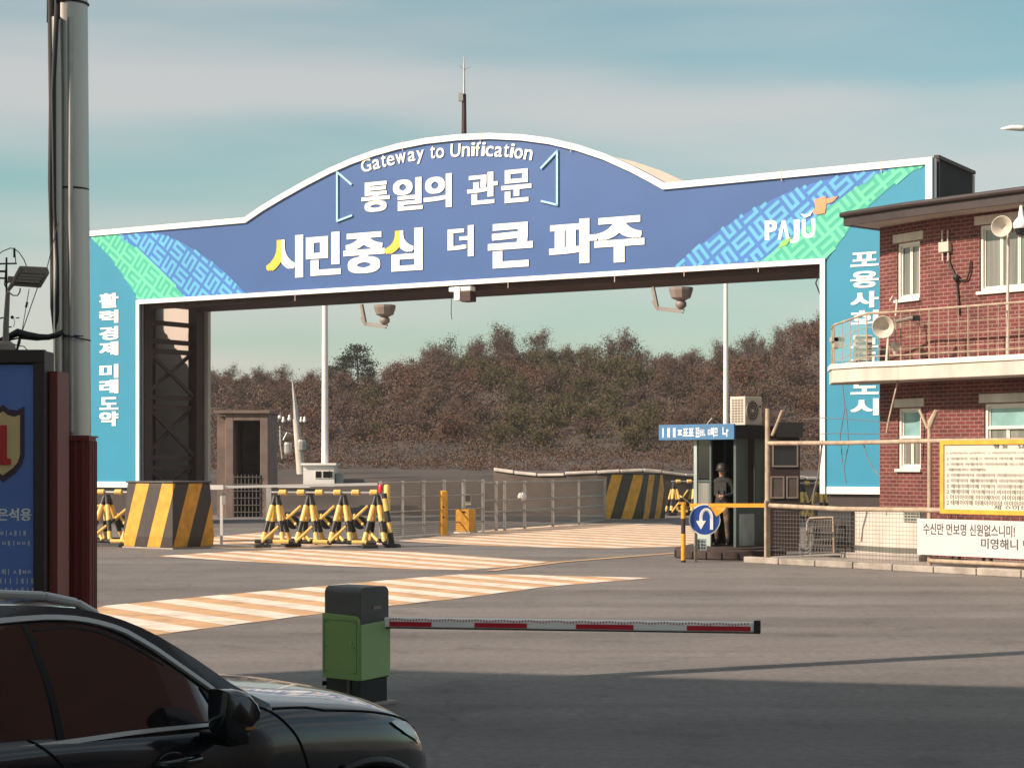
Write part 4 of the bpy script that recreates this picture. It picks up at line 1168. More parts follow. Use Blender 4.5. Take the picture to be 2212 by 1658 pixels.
b = gnd(1006,1151); r = thing('cabinet', 'small orange yellow cabinet on the ground left of the panel fence', 'cabinet', b)
m = MB(); m.cbox(b+Vector((0,0,.40)), (.48,.42,.68), R(-28), .015); m.build('body', M['yellow'], r)
m = MB(); m.box(b+Vector((0,0,.03)), (.56,.5,.06), R(-28)); m.build('plinth', M['pale_concrete'], r)
m = MB(); m.box(b+Vector((-.06,-.225,.66)), (.09,.02,.05), R(-28)); m.build('latch', M['black'], r)
b = gnd(1000,1146); r = thing('meter_post', 'grey metal post with a small meter box behind the orange cabinet', 'meter', b)
m = MB(); m.tube([b, b+Vector((0,0,1.55))], .04, n=8); m.build('post', M['galv'], r)
m = MB(); m.box(b+Vector((.15,0,1.0)), (.24,.16,.36)); m.build('meter_box', M['ac_cream'], r, bevel=.01)
m = MB(); m.box(b+Vector((.15,-.09,1.03)), (.15,.02,.2)); m.build('dial', M['dark_glass'], r)

# ------------------------------------------------------------------ retaining wall with pale coping
rw = thing('retaining_wall', 'low curved retaining wall with a pale broken coping below the wooded hill', 'wall', px(1280,1040,80))
path = [(1066,1015),(1110,1021),(1160,1026),(1220,1025),(1290,1022),(1340,1019),(1390,1017),(1430,1020),(1480,1026),(1620,1032),(1800,1034)]
pts_ = [px(x, y, 79.0 - 1.5*math.sin((x-1062)/500*3)) for x, y in path]
m = MB(); random.seed(8)
for a, b in zip(pts_, pts_[1:]): m.add([a+Vector((0,0,-.02)), b+Vector((0,0,-.02)), Vector((b.x,b.y,0)), Vector((a.x,a.y,0)), a+Vector((0,.5,-.02)), b+Vector((0,.5,-.02)), Vector((b.x,b.y+.5,0)), Vector((a.x,a.y+.5,0))], [[0,1,2,3],[4,5,1,0],[7,6,5,4],[3,2,6,7]])
m.build('wall_face', M['wall_brown'], rw)
m = MB()
for a, b in zip(pts_, pts_[1:]):
    L = (b-a).length; n = max(1, int(L/1.1))
    for k in range(n):
        p, q = a.lerp(b, (k+.02)/n), a.lerp(b, (k+.97)/n); dz = random.uniform(-.03,.03)
        m.prism([p+Vector((0,-.1,-.02+dz)), q+Vector((0,-.1,-.02+dz)), q+Vector((0,.6,-.02+dz)), p+Vector((0,.6,-.02+dz))], (0,0,random.uniform(.10,.15)))
m.build('coping', M['pale_concrete'], rw, bevel=.03)

# ------------------------------------------------------------------ beyond the gate on the left
# concrete gatehouse with a tall doorway
DP = 74.0
gh = thing('concrete_portal', 'grey brown concrete gatehouse with a tall open doorway behind the left pillar', 'building', (px(522,0,DP).x, DP, 0))
X = lambda x, d=DP: px(x,0,d).x
zT = Yv(892, DP)
m = MB()
m.obox((X(487),DP,0), (X(504)-X(487),0,0), (0,3,0), (0,0,zT)); m.obox((X(562),DP,0), (X(579)-X(562),0,0), (0,3,0), (0,0,zT)); m.obox((X(504),DP,Yv(908,DP)), (X(562)-X(504),0,0), (0,3,0), (0,0,zT-Yv(908,DP)))
m.obox((X(504),DP+2.6,0), (X(562)-X(504),0,0), (0,.4,0), (0,0,Yv(908,DP)))
m.build('wall', M['portal'], gh, bevel=.02)
m = MB(); m.obox((X(466),DP+.3,0), (X(487)-X(466)-.003,0,0), (0,2.5,0), (0,0,zT-.12)); m.build('side_wall', M['portal'], gh)
m = MB(); m.obox((X(462),DP-.12,zT), (X(583)-X(462),0,0), (0,3.3,0), (0,0,.12)); m.build('roof', M['portal'], gh)
m = MB(); m.prism([(X(512),DP+1.5,0),(X(560),DP+1.5,0),(X(560),DP+1.5,Yv(1018,DP)),(X(535),DP+1.5,Yv(1006,DP)),(X(520),DP+1.5,Yv(1008,DP)),(X(512),DP+1.5,Yv(1022,DP))], (0,.6,0)); m.build('dark_shed', M['booth_dark'], gh)
m = MB()
for k in range(6): m.bar((X(505),DP-.05,.2+k*.28), (X(562),DP-.05,.2+k*.28), .03, .03)
for k in range(8): m.bar((X(505)+k*(X(562)-X(505))/7,DP-.02,0), (X(505)+k*(X(562)-X(505))/7,DP-.02,1.7), .03, .03)
m.build('door_grille', M['wire'], gh)

def light_pole(lab, b, h, w):
    r = thing('light_pole', lab, 'pole', b, 0, 'white poles behind the gate')
    m = MB(); m.tube([b, b+Vector((0,0,h*.5)), b+Vector((0,0,h))], [w,w*.86,w*.68], n=14); m.build('shaft', M['white_paint'], r, smooth=R(40.))
    m = MB(); m.tube([b, b+Vector((0,0,.12))], [w*1.8,w*1.8], n=14); m.build('base_plate', M['galv'], r)
    m = MB(); m.tube([b+Vector((0,0,h-.1)), b+Vector((-.6,0,h+.2)), b+Vector((-1.3,0,h+.25))], .05, n=8); m.box(b+Vector((-1.5,0,h+.24)), (.6,.25,.12)); m.build('lamp_arm', M['white_paint'], r)
    return r
b = px(702,0,86); b.z = 0.5
light_pole('white lamp pole rising behind the gate left of centre', Vector((b.x,86,terrain(b.x,86)-.1)), 11.0, .17)
b = px(1568,0,72); light_pole('slender white lamp pole rising behind the guard booth roof', Vector((b.x,72,0)), 10.2, .115)
DU = 92.0
pu = lambda x, y: px(x, y, DU)
b = pu(652,1040); bz = terrain(b.x, DU)
up = thing('utility_pole', 'leaning concrete utility pole with a crossarm of insulators before the wood', 'pole', (b.x, DU, bz))
m = MB(); m.tube([Vector((b.x,DU,bz-.3)), pu(645,960), pu(639,905)], [.24,.20,.15], n=10); m.build('shaft', M['pale_concrete'], up, smooth=R(40.))
m = MB(); m.tube([pu(640,908), pu(637,870), pu(631,815)], [.15,.10,.03], n=8); m.build('top_pipe', M['galv'], up)
m = MB(); m.bar(pu(588,914), pu(664,912), .1, .1); m.bar(pu(600,925), pu(652,940), .07, .07); m.tube([pu(665,912), pu(700,907), pu(760,905)], .02, n=5); m.build('crossarm', M['dark_brown'], up)
for x, y in ((597,908),(604,900),(612,908),(625,904),(650,908),(658,908)):
    m = MB(); m.lathe([(.05,-.12),(.09,-.05),(.09,.02),(.05,.08),(.06,.16),(.02,.2)], 8, Matrix.Translation(pu(x,y))); m.build('insulator', M['white_paint'], up, smooth=True)
m = MB()
for q in ([(590,938),(592,950),(596,968),(600,985)], [(612,950),(620,934),(628,936)], [(605,920),(606,960),(610,990)], [(648,955),(652,970),(650,985)]):
    m.tube([pu(*p) for p in q], .045, n=6)
m.build('drop_wire', M['galv'], up)
m = MB(); m.lathe([(.2,-.3),(.25,-.2),(.25,.2),(.2,.3)], 10, Matrix.Translation(pu(651,962))); m.lathe([(.16,-.3),(.2,-.2),(.2,.2),(.16,.3)], 10, Matrix.Translation(pu(622,968))); m.build('transformer', M['galv'], up)

DK = 84.0
kx0, kx1 = px(655,0,DK).x, px(722,0,DK).x
kb = 0.2
kz = Yv(1004, DK)
ks = thing('guard_hut', 'white flat roofed guard hut with dark windows behind the left lamp pole', 'hut', ((kx0+kx1)/2, DK, kb))
m = MB(); m.obox((kx0,DK,kb-.2), (kx1-kx0,0,0), (0,1.8,0), (0,0,kz-kb+.2)); m.build('wall', M['white_paint'], ks)
m = MB(); m.obox((kx0-.1,DK-.15,kz), (kx1-kx0+.2,0,0), (0,2.1,0), (0,0,.09)); m.build('roof', M['gate_white'], ks)
for xa, xb in ((682,694),(698,711),(713,718)):
    f = MB(); f.obox((px(xa,0,DK).x-.04,DK-.03,Yv(1031,DK)-.04), (px(xb,0,DK).x-px(xa,0,DK).x+.08,0,0), (0,.028,0), (0,0,.36)); fo = f.build('window', M['win_frame'], ks)
    f = MB(); f.obox((px(xa,0,DK).x,DK-.045,Yv(1031,DK)), (px(xb,0,DK).x-px(xa,0,DK).x,0,0), (0,.014,0), (0,0,.28)); f.build('pane', M['dark_glass'], fo)
m = MB(); m.obox((px(724,0,DK).x,DK+.3,kb-.2), (.28,0,0), (0,.8,0), (0,0,1.7)); m.build('side_cabinet', M['booth_pale'], ks)
hb = thing('equipment_shed', 'low pale shed with a flat white roof left of the utility pole', 'shed', px(625,1048,82))
m = MB(); m.obox(px(588,1046,82)-Vector((0,0,.9)), (1.5,0,0), (0,1.2,0), (0,0,.75)); m.build('wall', M['concrete'], hb)
m = MB(); m.obox(px(583,1046,81.8)-Vector((0,0,.14)), (1.75,0,0), (0,1.5,0), (0,0,.11)); m.build('roof', M['gate_white'], hb)
# ------------------------------------------------------------------ fence, boards and house on the right
def on_line(P0, W):
    """print position -> (distance along a vertical wall line, height)"""
    P0, W = Vector(P0), Vector(W).normalized()
    def f(x, y):
        k = (x-CX)/FPX
        s = (k*P0.y - P0.x)/(W.x - k*W.y)
        D = P0.y + W.y*s
        return s, CAM_H - (y-HY)/FPX*D
    return f
fq = on_line(FS, FW)
fe = thing('fence', 'weathered pale rail fence with wire netting in front of the brick house', 'fence', fp(0,0,0))
zt1, zt2 = fq(1660,957)[1], fq(1660,1093)[1]
def fpost(s, h, w=.055, lean=0):
    m = MB(); m.tube([fp(s,0,.05), fp(s+lean*.5,0,h*.5), fp(s+lean,0,h)], [w,w*.95,w*.85], n=10); return m.build('post', M['rail_pale'], fe, smooth=R(40.))
s0, h0 = fq(1658,882); s1, h1 = fq(2008,905)
fpost(s0, h0, .062); fpost(s1, h1, .048)
for k in range(1,4): fpost(s1+k*3.4, 2.9)
m = MB(); m.tube([fp(s0,0,zt1), fp(s0+2,0.02,zt1-.01), fp(s1,0,zt1+.01), fp(s1+10,0,zt1)], .048, n=10)
m.build('rail', M['rail_pale'], fe, smooth=R(40.))
m = MB(); m.tube([fp(s0,-.02,zt2+.02), fp(s0+2,-.02,zt2-.02), fp(s1,-.02,zt2), fp(s1+10,-.02,zt2)], .052, n=10); m.build('rail', M['rail_pale'], fe, smooth=R(40.))
m = MB(); m.tube([fp(s1,-.02,.22), fp(s1+10,-.02,.22)], .045, n=10); m.build('rail', M['rail_pale'], fe, smooth=R(40.))
def fxy(x, y, b=0.0):
    s, z = fq(x, y); return fp(s, b, z)
m = MB(); m.tube([fxy(1668,940), fxy(1680,912), fxy(1690,886)], .035, n=8); m.build('brace', M['rail_pale'], fe)
m = MB(); m.tube([fxy(2007,925), fxy(2014,905), fxy(2023,886)], [.05,.06,.045], n=8); m.tube([fxy(2003,925), fxy(1995,905), fxy(1986,885)], .03, n=8); m.build('brace', M['rail_pale'], fe)
m = MB(); net_quad(m, fp(s0,.05,0), fp(s1+10,.05,0), .1, zt2-.05); m.build('net', M['net_dark'], fe, fix=False)
m = MB()
m.tube([fp(s1+.0,.0,.16)]+[fp(s1+k*.5,.0,.16) for k in range(1,20)], .012, n=5)
for x, ys in ((1800,(830,880,940,1000)), (1808,(880,960,1010,1045))):
    m.tube([fxy(x+6*math.sin(i*2.1), y, .3) for i, y in enumerate(ys)], .010, n=5)
m.tube([fxy(1755,938,.2), fxy(1790,935,.2), fxy(1850,937,.2), fxy(1905,935,.2)], .008, n=5)
m.tube([fxy(1720,905,.2), fxy(1760,902,.2), fxy(1830,905,.2), fxy(1910,912,.2)], .008, n=5)
m.tube([fxy(1858,956,.1), fxy(1866,985,.1), fxy(1880,1012,.1), fxy(1897,1030,.1)], .010, n=5)
m.tube([fxy(1770,950,.1), fxy(1766,985,.1), fxy(1760,1030,.1), fxy(1752,1060,.1), fxy(1749,1088,.1)], .022, n=6)
m.build('loose_wire', M['wire'], fe)
# dark wire cage and gate leaf behind the first bay
cg = thing('wire_cage', 'dark wire cage with a bent pale tube frame behind the first fence post', 'cage', fxy(1710,1200,.9))
m = MB(); m.tube([fxy(1684,1198,.9), fxy(1684,1130,.9), fxy(1690,1120,.9), fxy(1740,1118,.9), fxy(1742,1196,.9)], .022, n=8); m.build('tube_frame', M['rail_pale'], cg)
m = MB()
for k in range(11):
    m.tube([fxy(1680+k*6,1196,.95), fxy(1690+k*6,1122,.95)], .012, n=5)
for k in range(6): m.tube([fxy(1682,1195-k*14,.95), fxy(1744,1195-k*14,.95)], .010, n=5)
m.build('bars', M['wire'], cg)
m = MB(); m.obox(fxy(1678,1196,1.2), fp(1.05,0)-fp(0,0), fp(0,.6)-fp(0,0), (0,0,.95)); m.build('dark_box', M['booth_dark'], cg)
m = MB()
for k in range(3): 
    c_ = fxy(1686,1175+k*8,.8); m.tube([c_ + Vector((.13*math.cos(w), .02*math.sin(3*w), .13*math.sin(w))) for w in [j*math.pi/8 for j in range(17)]], .010, n=5)
m.build('wire_coil', M['galv'], cg)
# concrete slab wall with a vent
cs_ = thing('concrete_slab', 'stained pale concrete slab with a small vent grille standing behind the fence', 'wall', fxy(1820,1196,1.3))
a, b = fxy(1742,1188,1.3), fxy(1904,1190,1.3)
ztop = fxy(1742,1104,1.3).z
W3 = (b-a); W3.z = 0; B3 = Vector((FB.x, FB.y, 0))
m = MB(); m.obox(Vector((a.x,a.y,.1)), W3, B3*.18, (0,0,ztop-.1)); m.build('slab', M['pale_concrete'], cs_, bevel=.02)
m = MB(); m.obox(Vector((a.x,a.y,.1))-B3*.12-W3*.03, W3*1.05, B3*.4, (0,0,.14)); m.build('footing', M['concrete'], cs_, bevel=.02)
q = fxy(1868,1129,1.3); W1 = W3.normalized()
m = MB()
m.obox(q-B3*.015, W1*.42, B3*.03, (0,0,.28)); m.build('vent', M['booth_green'], cs_)
m = MB()
for k in range(6): m.bar(q-B3*.02+W1*(.03+k*.075), q-B3*.02+W1*(.03+k*.075)+Vector((0,0,.28)), .012, .012)
for k in range(5): m.bar(q-B3*.02+Vector((0,0,.02+k*.06)), q-B3*.02+W1*.42+Vector((0,0,.02+k*.06)), .012, .012)
m.build('vent_grille', M['ac_cream'], cs_)
# bench
bn = thing('bench', 'dark wooden bench standing against the brick wall behind the fence', 'bench', fxy(1955,1190,1.25))
a = fp(fq(1920,1150)[0]+.5, 1.25, .55); 
m = MB(); m.obox(a, fp(.9,0)-fp(0,0), B3*.35, (0,0,.06)); m.build('seat', M['dark_brown'], bn)
for t in (.06,.84):
    for bb_ in (.03,.28):
        m = MB(); m.obox(a+(fp(t,0)-fp(0,0))+B3*bb_-Vector((0,0,.44)), (fp(.05,0)-fp(0,0)), B3*.05, (0,0,.438)); m.build('leg', M['dark_brown'], bn)
m = MB(); m.obox(a+(fp(.08,0)-fp(0,0))+B3*.16-Vector((0,0,.25)), (fp(.76,0)-fp(0,0)), B3*.03, (0,0,.05)); m.build('stretcher', M['dark_brown'], bn)

# notice board and white board hung on the fence
def fence_board(name, lab, cat, x0, y0, y1, L, frame, face, fw_, off):
    s, zt_ = fq(x0, y0); zb_ = fq(x0, y1)[1]
    r = thing(name, lab, cat, fp(s+L/2, off, zb_))
    U = Vector((FW.x, FW.y, 0)); o = fp(s, off, zb_); h = zt_-zb_
    m = MB(); m.obox(o, U*L, B3*.05, (0,0,h)); m.build('panel', face, r)
    if fw_:
        m = MB(); m.obox(o-B3*.03, U*L, B3*.07, (0,0,fw_)); m.obox(o-B3*.03+Vector((0,0,h-fw_)), U*L, B3*.07, (0,0,fw_))
        m.obox(o-B3*.029+Vector((0,0,fw_)), U*fw_, B3*.07, (0,0,h-2*fw_)); m.obox(o-B3*.029+Vector((0,0,fw_))+U*(L-fw_), U*fw_, B3*.07, (0,0,h-2*fw_))
        m.build('frame', frame, r)
    def tx(mb, body, xa, ya, xb, yb, bold):
        (sa, za), (sb, zb2) = fq(xa, ya), fq(xb, yb)
        sa -= .0; put_text(mb, body, lambda x, y: fp(sa+(sb-sa)*x, off-.004, za+(zb2-za)*y), B3*-.003, bold)
    return r, tx
nb, tx = fence_board('notice_board', 'cream notice board in a yellow frame covered in rows of small black writing', 'notice board', 2040, 951, 1108, 4.6, M['yellow'], M['board_cream'], .085, -.12)
m = MB()
tx(m, '행 동', 2154, 969, 2186, 959, .03); tx(m, '요 령', 2206, 969, 2245, 959, .03)
rows = ['1 (이이(이 (이아ㅇ 1 이(이이(이ㅇ이 이이이', '2 이태이아 이태ㅇ 이이이 아이애 이애아이 이이', '3 이애아 이애아아 이이아이애 이ㅇ이아애 아이', '- 이애아이애 이이ㅇ 이아이애아이~', '2 이애아아이 이애아이 이애이아이이 아이애',
        '2 이태아이 애애아이애아 이이아이애이아 이아', '2 애태이애이애 이애아 이이애아애이아 이애', '2 애애이애 이이애아이 이이이애이아이 애아', '1 이이아이애 이이애아이 아이이애아이 이애', '2 태애이이애 이애아이이아 이이아이애아 애이']
for k, t in enumerate(rows):
    y = 982 + k*12.0
    tx(m, t, 2053, y, 2140 if k == 3 else 2262, y-7.5, .014)
tx(m, '제 ㅇ이ㅁㅐ이', 2155, 1100, 2262, 1092, .015)
m.build('lettering', M['ink'], nb, fix=False)
wb, tx = fence_board('signboard', 'plain white signboard with two lines of black writing below the yellow framed board', 'signboard', 1990, 1119, 1196, 5.4, M['board_white'], M['board_white'], 0, -.13)
m = MB(); tx(m, '수신만 먼보명 신원없스니미!', 2003, 1153, 2201, 1134, .018); tx(m, '미영해니 면담', 2128, 1184, 2260, 1166, .018)
m.build('lettering', M['ink'], wb, fix=False)

# ------------------------------------------------------------------ the brick house
HP0 = Vector((8.34, 42.0)); HP1 = Vector((9.15, 40.5))
WA = (HP1-HP0).normalized(); WB = Vector((.64,-.77)).normalized()
NA = Vector((WA.y, -WA.x)); NB = Vector((WB.y, -WB.x))               # outward normals (towards the road)
HP2 = HP1 + WB*6.5; HP3 = HP2 + Vector((.77,.64)).normalized()*5; HP4 = HP0 + Vector((.80,.60)).normalized()*4.6
LA = (HP1-HP0).length
qa, qb = on_line(HP0, WA), on_line(HP1, WB)
ho = thing('brick_house', 'two storey red brick house with a brown roof and a long white balcony', 'house', (HP1.x+1.5, HP1.y+1.5, .1))
ZE = 7.42
def wall_holes(mb, P0, W, L, z0, z1, holes, rev=.12):
    N = Vector((W.y, -W.x))
    ss = sorted({0, L} | {h[0] for h in holes} | {h[1] for h in holes}); zs = sorted({z0, z1} | {h[2] for h in holes} | {h[3] for h in holes})
    P = lambda s, z, d=0: Vector((P0.x+W.x*s-N.x*d, P0.y+W.y*s-N.y*d, z))
    for i in range(len(ss)-1):
        for j in range(len(zs)-1):
            cs, cz = (ss[i]+ss[i+1])/2, (zs[j]+zs[j+1])/2
            if any(h[0] < cs < h[1] and h[2] < cz < h[3] for h in holes): continue
            a, b, c, d = ss[i], ss[i+1], zs[j], zs[j+1]
            mb.quad(P(a,c), P(b,c), P(b,d), P(a,d), [(a,c),(b,c),(b,d),(a,d)])
    for a, b, c, d in holes:
        for (p, q, uv) in (((a,c),(a,d),0),((b,d),(b,c),0),((a,d),(b,d),0),((b,c),(a,c),0)):
            mb.quad(P(*p), P(*q), P(*q,rev), P(*p,rev), [(0,p[1]),(0,q[1]),(rev,q[1]),(rev,p[1])])
def hole(qf, x0, y0, x1, y1):
    s0, za = qf(x0, y0); s1, zb = qf(x1, y1); zc = qf(x0, y1)[1]
    return (s0, s1, zc, za)
hA = [(lambda t: t)(hole(qa,1938,527,1987,648)), hole(qa,1940,882,1989,1012)]
hB = [hole(qb,2116,488,2240,630), hole(qb,2126,872,2262,975)]
m = MB()
wall_holes(m, HP0, WA, LA, .1, ZE+.1, hA); wall_holes(m, HP1, WB, 6.5, .1, ZE+.1, hB)
for a, b in ((HP2,HP3),(HP3,HP4),(HP4,HP0)):
    L = (b-a).length; m.quad((a.x,a.y,.1),(b.x,b.y,.1),(b.x,b.y,ZE+.1),(a.x,a.y,ZE+.1), [(0,0),(L,0),(L,7.4),(0,7.4)])
m.build('wall', M['brick'], ho, fix=False)
def window(P0, W, h, sashes, lint, top_split=None, sill=True, glass='win_glass'):
    N = Vector((W.y, -W.x)); a, b, c, d = h
    P = lambda s, z, dd=0: Vector((P0.x+W.x*s-N.x*dd, P0.y+W.y*s-N.y*dd, z))
    U, NN = Vector((W.x,W.y,0)), Vector((N.x,N.y,0)); fw_ = .065
    f = MB()
    f.obox(P(a,c,.10), U*(b-a), NN*.06, (0,0,fw_)); f.obox(P(a,d-fw_,.10), U*(b-a), NN*.06, (0,0,fw_))
    f.obox(P(a,c+fw_,.10), U*fw_, NN*.06, (0,0,d-c-2*fw_)); f.obox(P(b-fw_,c+fw_,.10), U*fw_, NN*.06, (0,0,d-c-2*fw_))
    wi = f.build('window', M['win_frame'], ho)
    zs = [c+fw_, d-fw_] if not top_split else [c+fw_, c+(d-c)*top_split, d-fw_]
    if top_split:
        t = MB(); t.obox(P(a+fw_,zs[1]-.03,.095), U*(b-a-2*fw_), NN*.045, (0,0,.06)); t.build('transom', M['win_frame'], wi)
    for j in range(len(zs)-1):
        ns = sashes if (j == 0) else 1
        for i in range(ns):
            s0 = a+fw_+(b-a-2*fw_)*i/ns; s1 = a+fw_+(b-a-2*fw_)*(i+1)/ns
            g = MB(); g.obox(P(s0,zs[j],.115+.01*i), U*(s1-s0), NN*.008, (0,0,zs[j+1]-zs[j]))
            g.build('pane', M['win_teal'] if (j == 1) else M[glass], wi)
            if i < ns:
                k = MB(); w_ = .035
                for (u0,u1,v0,v1) in ((s0,s0+w_,zs[j],zs[j+1]),(s1-w_,s1,zs[j],zs[j+1]),(s0+w_,s1-w_,zs[j],zs[j]+w_),(s0+w_,s1-w_,zs[j+1]-w_,zs[j+1])):
                    k.obox(P(u0,v0,.104+.01*i), U*(u1-u0), NN*.02, (0,0,v1-v0))
                k.build('sash', M['win_frame'], wi)
    if lint:
        l = MB(); l.obox(P(a-.12,d+.02,.02), U*(b-a+.24), NN*.05, (0,0,.19)); l.build('lintel', M['pale_concrete'], ho, bevel=.01)
    if sill:
        l = MB(); l.obox(P(a-.05,c-.07,.04), U*(b-a+.1), NN*.11, (0,0,.068)); l.build('sill', M['win_frame'], wi, bevel=.008)
window(HP0, WA, hA[0], 2, True); window(HP0, WA, hA[1], 2, True, .52)
window(HP1, WB, hB[0], 3, True); window(HP1, WB, hB[1], 3, True, .50)
# soldier course
m = MB()
# roof: eaves overhang, hipped
def offset_corner(P, d1, d2, e):
    """corner of two walls pushed out by e"""
    n1, n2 = Vector((d1.y,-d1.x)), Vector((d2.y,-d2.x)); b = (n1+n2).normalized()
    return P + b*(e/max(.3, b.dot(n1)))
WD = (HP0-HP4).normalized(); WE = (HP3-HP2).normalized(); WF = (HP4-HP3).normalized()
def eaves(e): return [offset_corner(HP0, WD, WA, e), offset_corner(HP1, WA, WB, e), offset_corner(HP2, WB, WE, e), offset_corner(HP3, WE, WF, e), offset_corner(HP4, WF, WD, e)]
E0 = eaves(.78); E0[0] = Vector((px(1822,0,41.6).x, 41.6))
Ei = eaves(.55); Ei[0] = E0[0]*.75 + HP0*.25
zf = ZE+.05
cx_ = sum((p for p in E0), Vector((0,0)))/5
ap = [cx_ + (E0[1]-cx_)*.12 + Vector((-.5,.3)), cx_ + (E0[2]-cx_)*.30]
zr = 8.05
m = MB(); n = 5
vs = [(p.x,p.y,zf+.32) for p in E0] + [(ap[0].x,ap[0].y,zr),(ap[1].x,ap[1].y,zr)]
m.add(vs, [[0,1,5],[1,2,6,5],[2,3,6],[3,4,5,6],[4,0,5]])
roof = m.build('roof', M['roof_brown'], ho)
m = MB()
for i in range(5):
    a, b = E0[i], E0[(i+1) % 5]; ia, ib = a*.97+cx_*.03, b*.97+cx_*.03
    m.add([(a.x,a.y,zf+.0),(b.x,b.y,zf+.0),(b.x,b.y,zf+.322),(a.x,a.y,zf+.322),(ia.x,ia.y,zf),(ib.x,ib.y,zf),(ib.x,ib.y,zf+.31),(ia.x,ia.y,zf+.31)], [[0,1,2,3],[5,4,7,6],[1,0,4,5]])
    o3 = Vector(((a-cx_).x,(a-cx_).y,0)).normalized()*.05; o4 = Vector(((b-cx_).x,(b-cx_).y,0)).normalized()*.05
    m.tube([Vector((a.x,a.y,zf+.25))+o3, Vector((b.x,b.y,zf+.25))+o4], .06, n=8)
m.build('fascia', M['dark_brown'], roof)
m = MB(); m.add([(p.x,p.y,zf+.015) for p in E0], [[4,3,2,1,0]]); m.build('eaves_soffit', M['soffit'], roof)
# balcony slab, its railing and supports
zb0, zb1 = 3.94, 4.36
T0 = Vector((px(1797,0,41.4).x, 41.4)); T1 = offset_corner(HP1, WA, WB, .95); T2 = HP2 + NB*.95; 
TL = HP0 + Vector((-1.05, .55))
mid = [T0.lerp(T1,.55) + Vector((-.10,-.12))]
pl = [TL, T0] + mid + [T1, T1.lerp(T2,.12)+NB*.03, T2, HP2, HP1, HP0]
m = MB(); m.prism([(p.x,p.y,zb0) for p in pl], (0,0,zb1-zb0-.12)); bal = m.build('balcony', M['pale_concrete'], ho, bevel=.02)
pl2 = [p + (p-Vector((11,42))).normalized()*.04 for p in pl[:6]] + pl[6:]
m = MB(); m.prism([(p.x,p.y,zb1-.117) for p in pl2], (0,0,.12)); m.build('balcony_edge', M['win_frame'], bal, bevel=.015)
m = MB(); edge = [p*.985+Vector((11,42))*.015 for p in pl[:6]]
zrail = 5.42
e3 = [Vector((p.x,p.y,zrail + (0.0 if i > 1 else -.18))) for i, p in enumerate(edge)]
m.tube(e3, .026, n=8); m.tube([p-Vector((0,0,zrail-zb1-.12)) for p in e3], .016, n=6); m.build('handrail', M['rail_pale'], bal)
m = MB()
for a, b in zip(e3, e3[1:]):
    L = (b-a).length; nn = max(1, int(L/.24))
    for k in range(nn):
        p = a.lerp(b, k/nn); m.tube([Vector((p.x,p.y,zb1)), p], .016 if k % 4 == 0 else .009, n=5)
    for z in (.3,.55,.8): m.tube([a-Vector((0,0,z)), b-Vector((0,0,z))], .007, n=5)
m.build('baluster', M['rail_pale'], bal)
m = MB()
g_ = glass_mat('balcony_glass', (.35,.52,.52), .30, .1)
a, b = e3[0], e3[1]; m.quad(Vector((a.x,a.y,zb1+.05)), Vector((b.x,b.y,zb1+.05)), b, a); a, b = e3[1], e3[2]; m.quad(Vector((a.x,a.y,zb1+.05)), Vector((b.x,b.y,zb1+.05)), b, a)
m.build('glass_screen', g_, bal, fix=False)
m = MB(); q = fxy(1935,835,1.0)
Pb = lambda x, y, D=40.3: px(x, y, D)
m.tube([Pb(1942,812), Pb(1933,850), Pb(1920,905), Pb(1915,935)], .022, n=6); m.build('drain_hose', M['rail_pale'], bal)
m = MB(); m.obox(Pb(1797,737,41.3), (.30,0,0), (0,.3,0), (0,0,.10)); m.obox(Pb(1802,750,41.3), (.22,0,0), (0,.25,0), (0,0,.22)); m.build('bird_box', M['soffit'], bal)
m = MB(); m.obox(Pb(1848,798,41.5), (.38,0,0), (0,.3,0), (0,0,.78)); 
sg = m.build('stacked_shelf', M['board_cream'], bal)
m = MB()
for k in range(6): m.obox(Pb(1849,795-k*13,41.48), (.36,0,0), (0,.03,0), (0,0,.035))
m.build('shelf_slat', M['booth_green'], sg)
# a dangling power cable and meter box on the wall
A3 = lambda s, z, d=0: Vector((HP0.x+WA.x*s+NA.x*d, HP0.y+WA.y*s+NA.y*d, z))
B3w = lambda s, z, d=0: Vector((HP1.x+WB.x*s+NB.x*d, HP1.y+WB.y*s+NB.y*d, z))
eb = thing('insulator_box', 'small white service box with two rods on the upper brick wall', 'electric box', B3w(*qb(2045,548)))
s_, z_ = qb(2034,546); s2_, z2_ = qb(2056,522)
m = MB(); m.obox(B3w(s_, z_, .12), Vector((WB.x,WB.y,0))*(s2_-s_), Vector((-NB.x,-NB.y,0))*.12, (0,0,z2_-z_)); m.build('box', M['ac_cream'], eb, bevel=.01)
m = MB()
for xx in (2039,2051):
    a_, b_ = qb(xx,522), qb(xx,498); m.tube([B3w(*a_,.06), B3w(*b_,.06)], .018, n=8); a_, b_ = qb(xx+1,546), qb(xx+1,564); m.tube([B3w(*a_,.06), B3w(*b_,.06)], .02, n=8)
m.build('rod', M['ac_cream'], eb)
m = MB(); pts_ = [(2052,562),(2058,580),(2066,596),(2070,620),(2073,650),(2074,680)]
m.tube([B3w(*qb(*p), .04) for p in pts_], .022, n=6); m.tube([B3w(*qb(*p), .05) for p in ((2066,596),(2080,606),(2092,604),(2098,585),(2100,562))], .02, n=6)
m.lathe([(.05,-.06),(.08,0),(.05,.06)], 10, Matrix.Translation(B3w(*qb(2070,600), .07))); m.build('cable', M['cable'], eb)
def dirM(p, d):
    d = Vector(d).normalized(); return Matrix.Translation(p) @ d.to_track_quat('Z','Y').to_matrix().to_4x4()
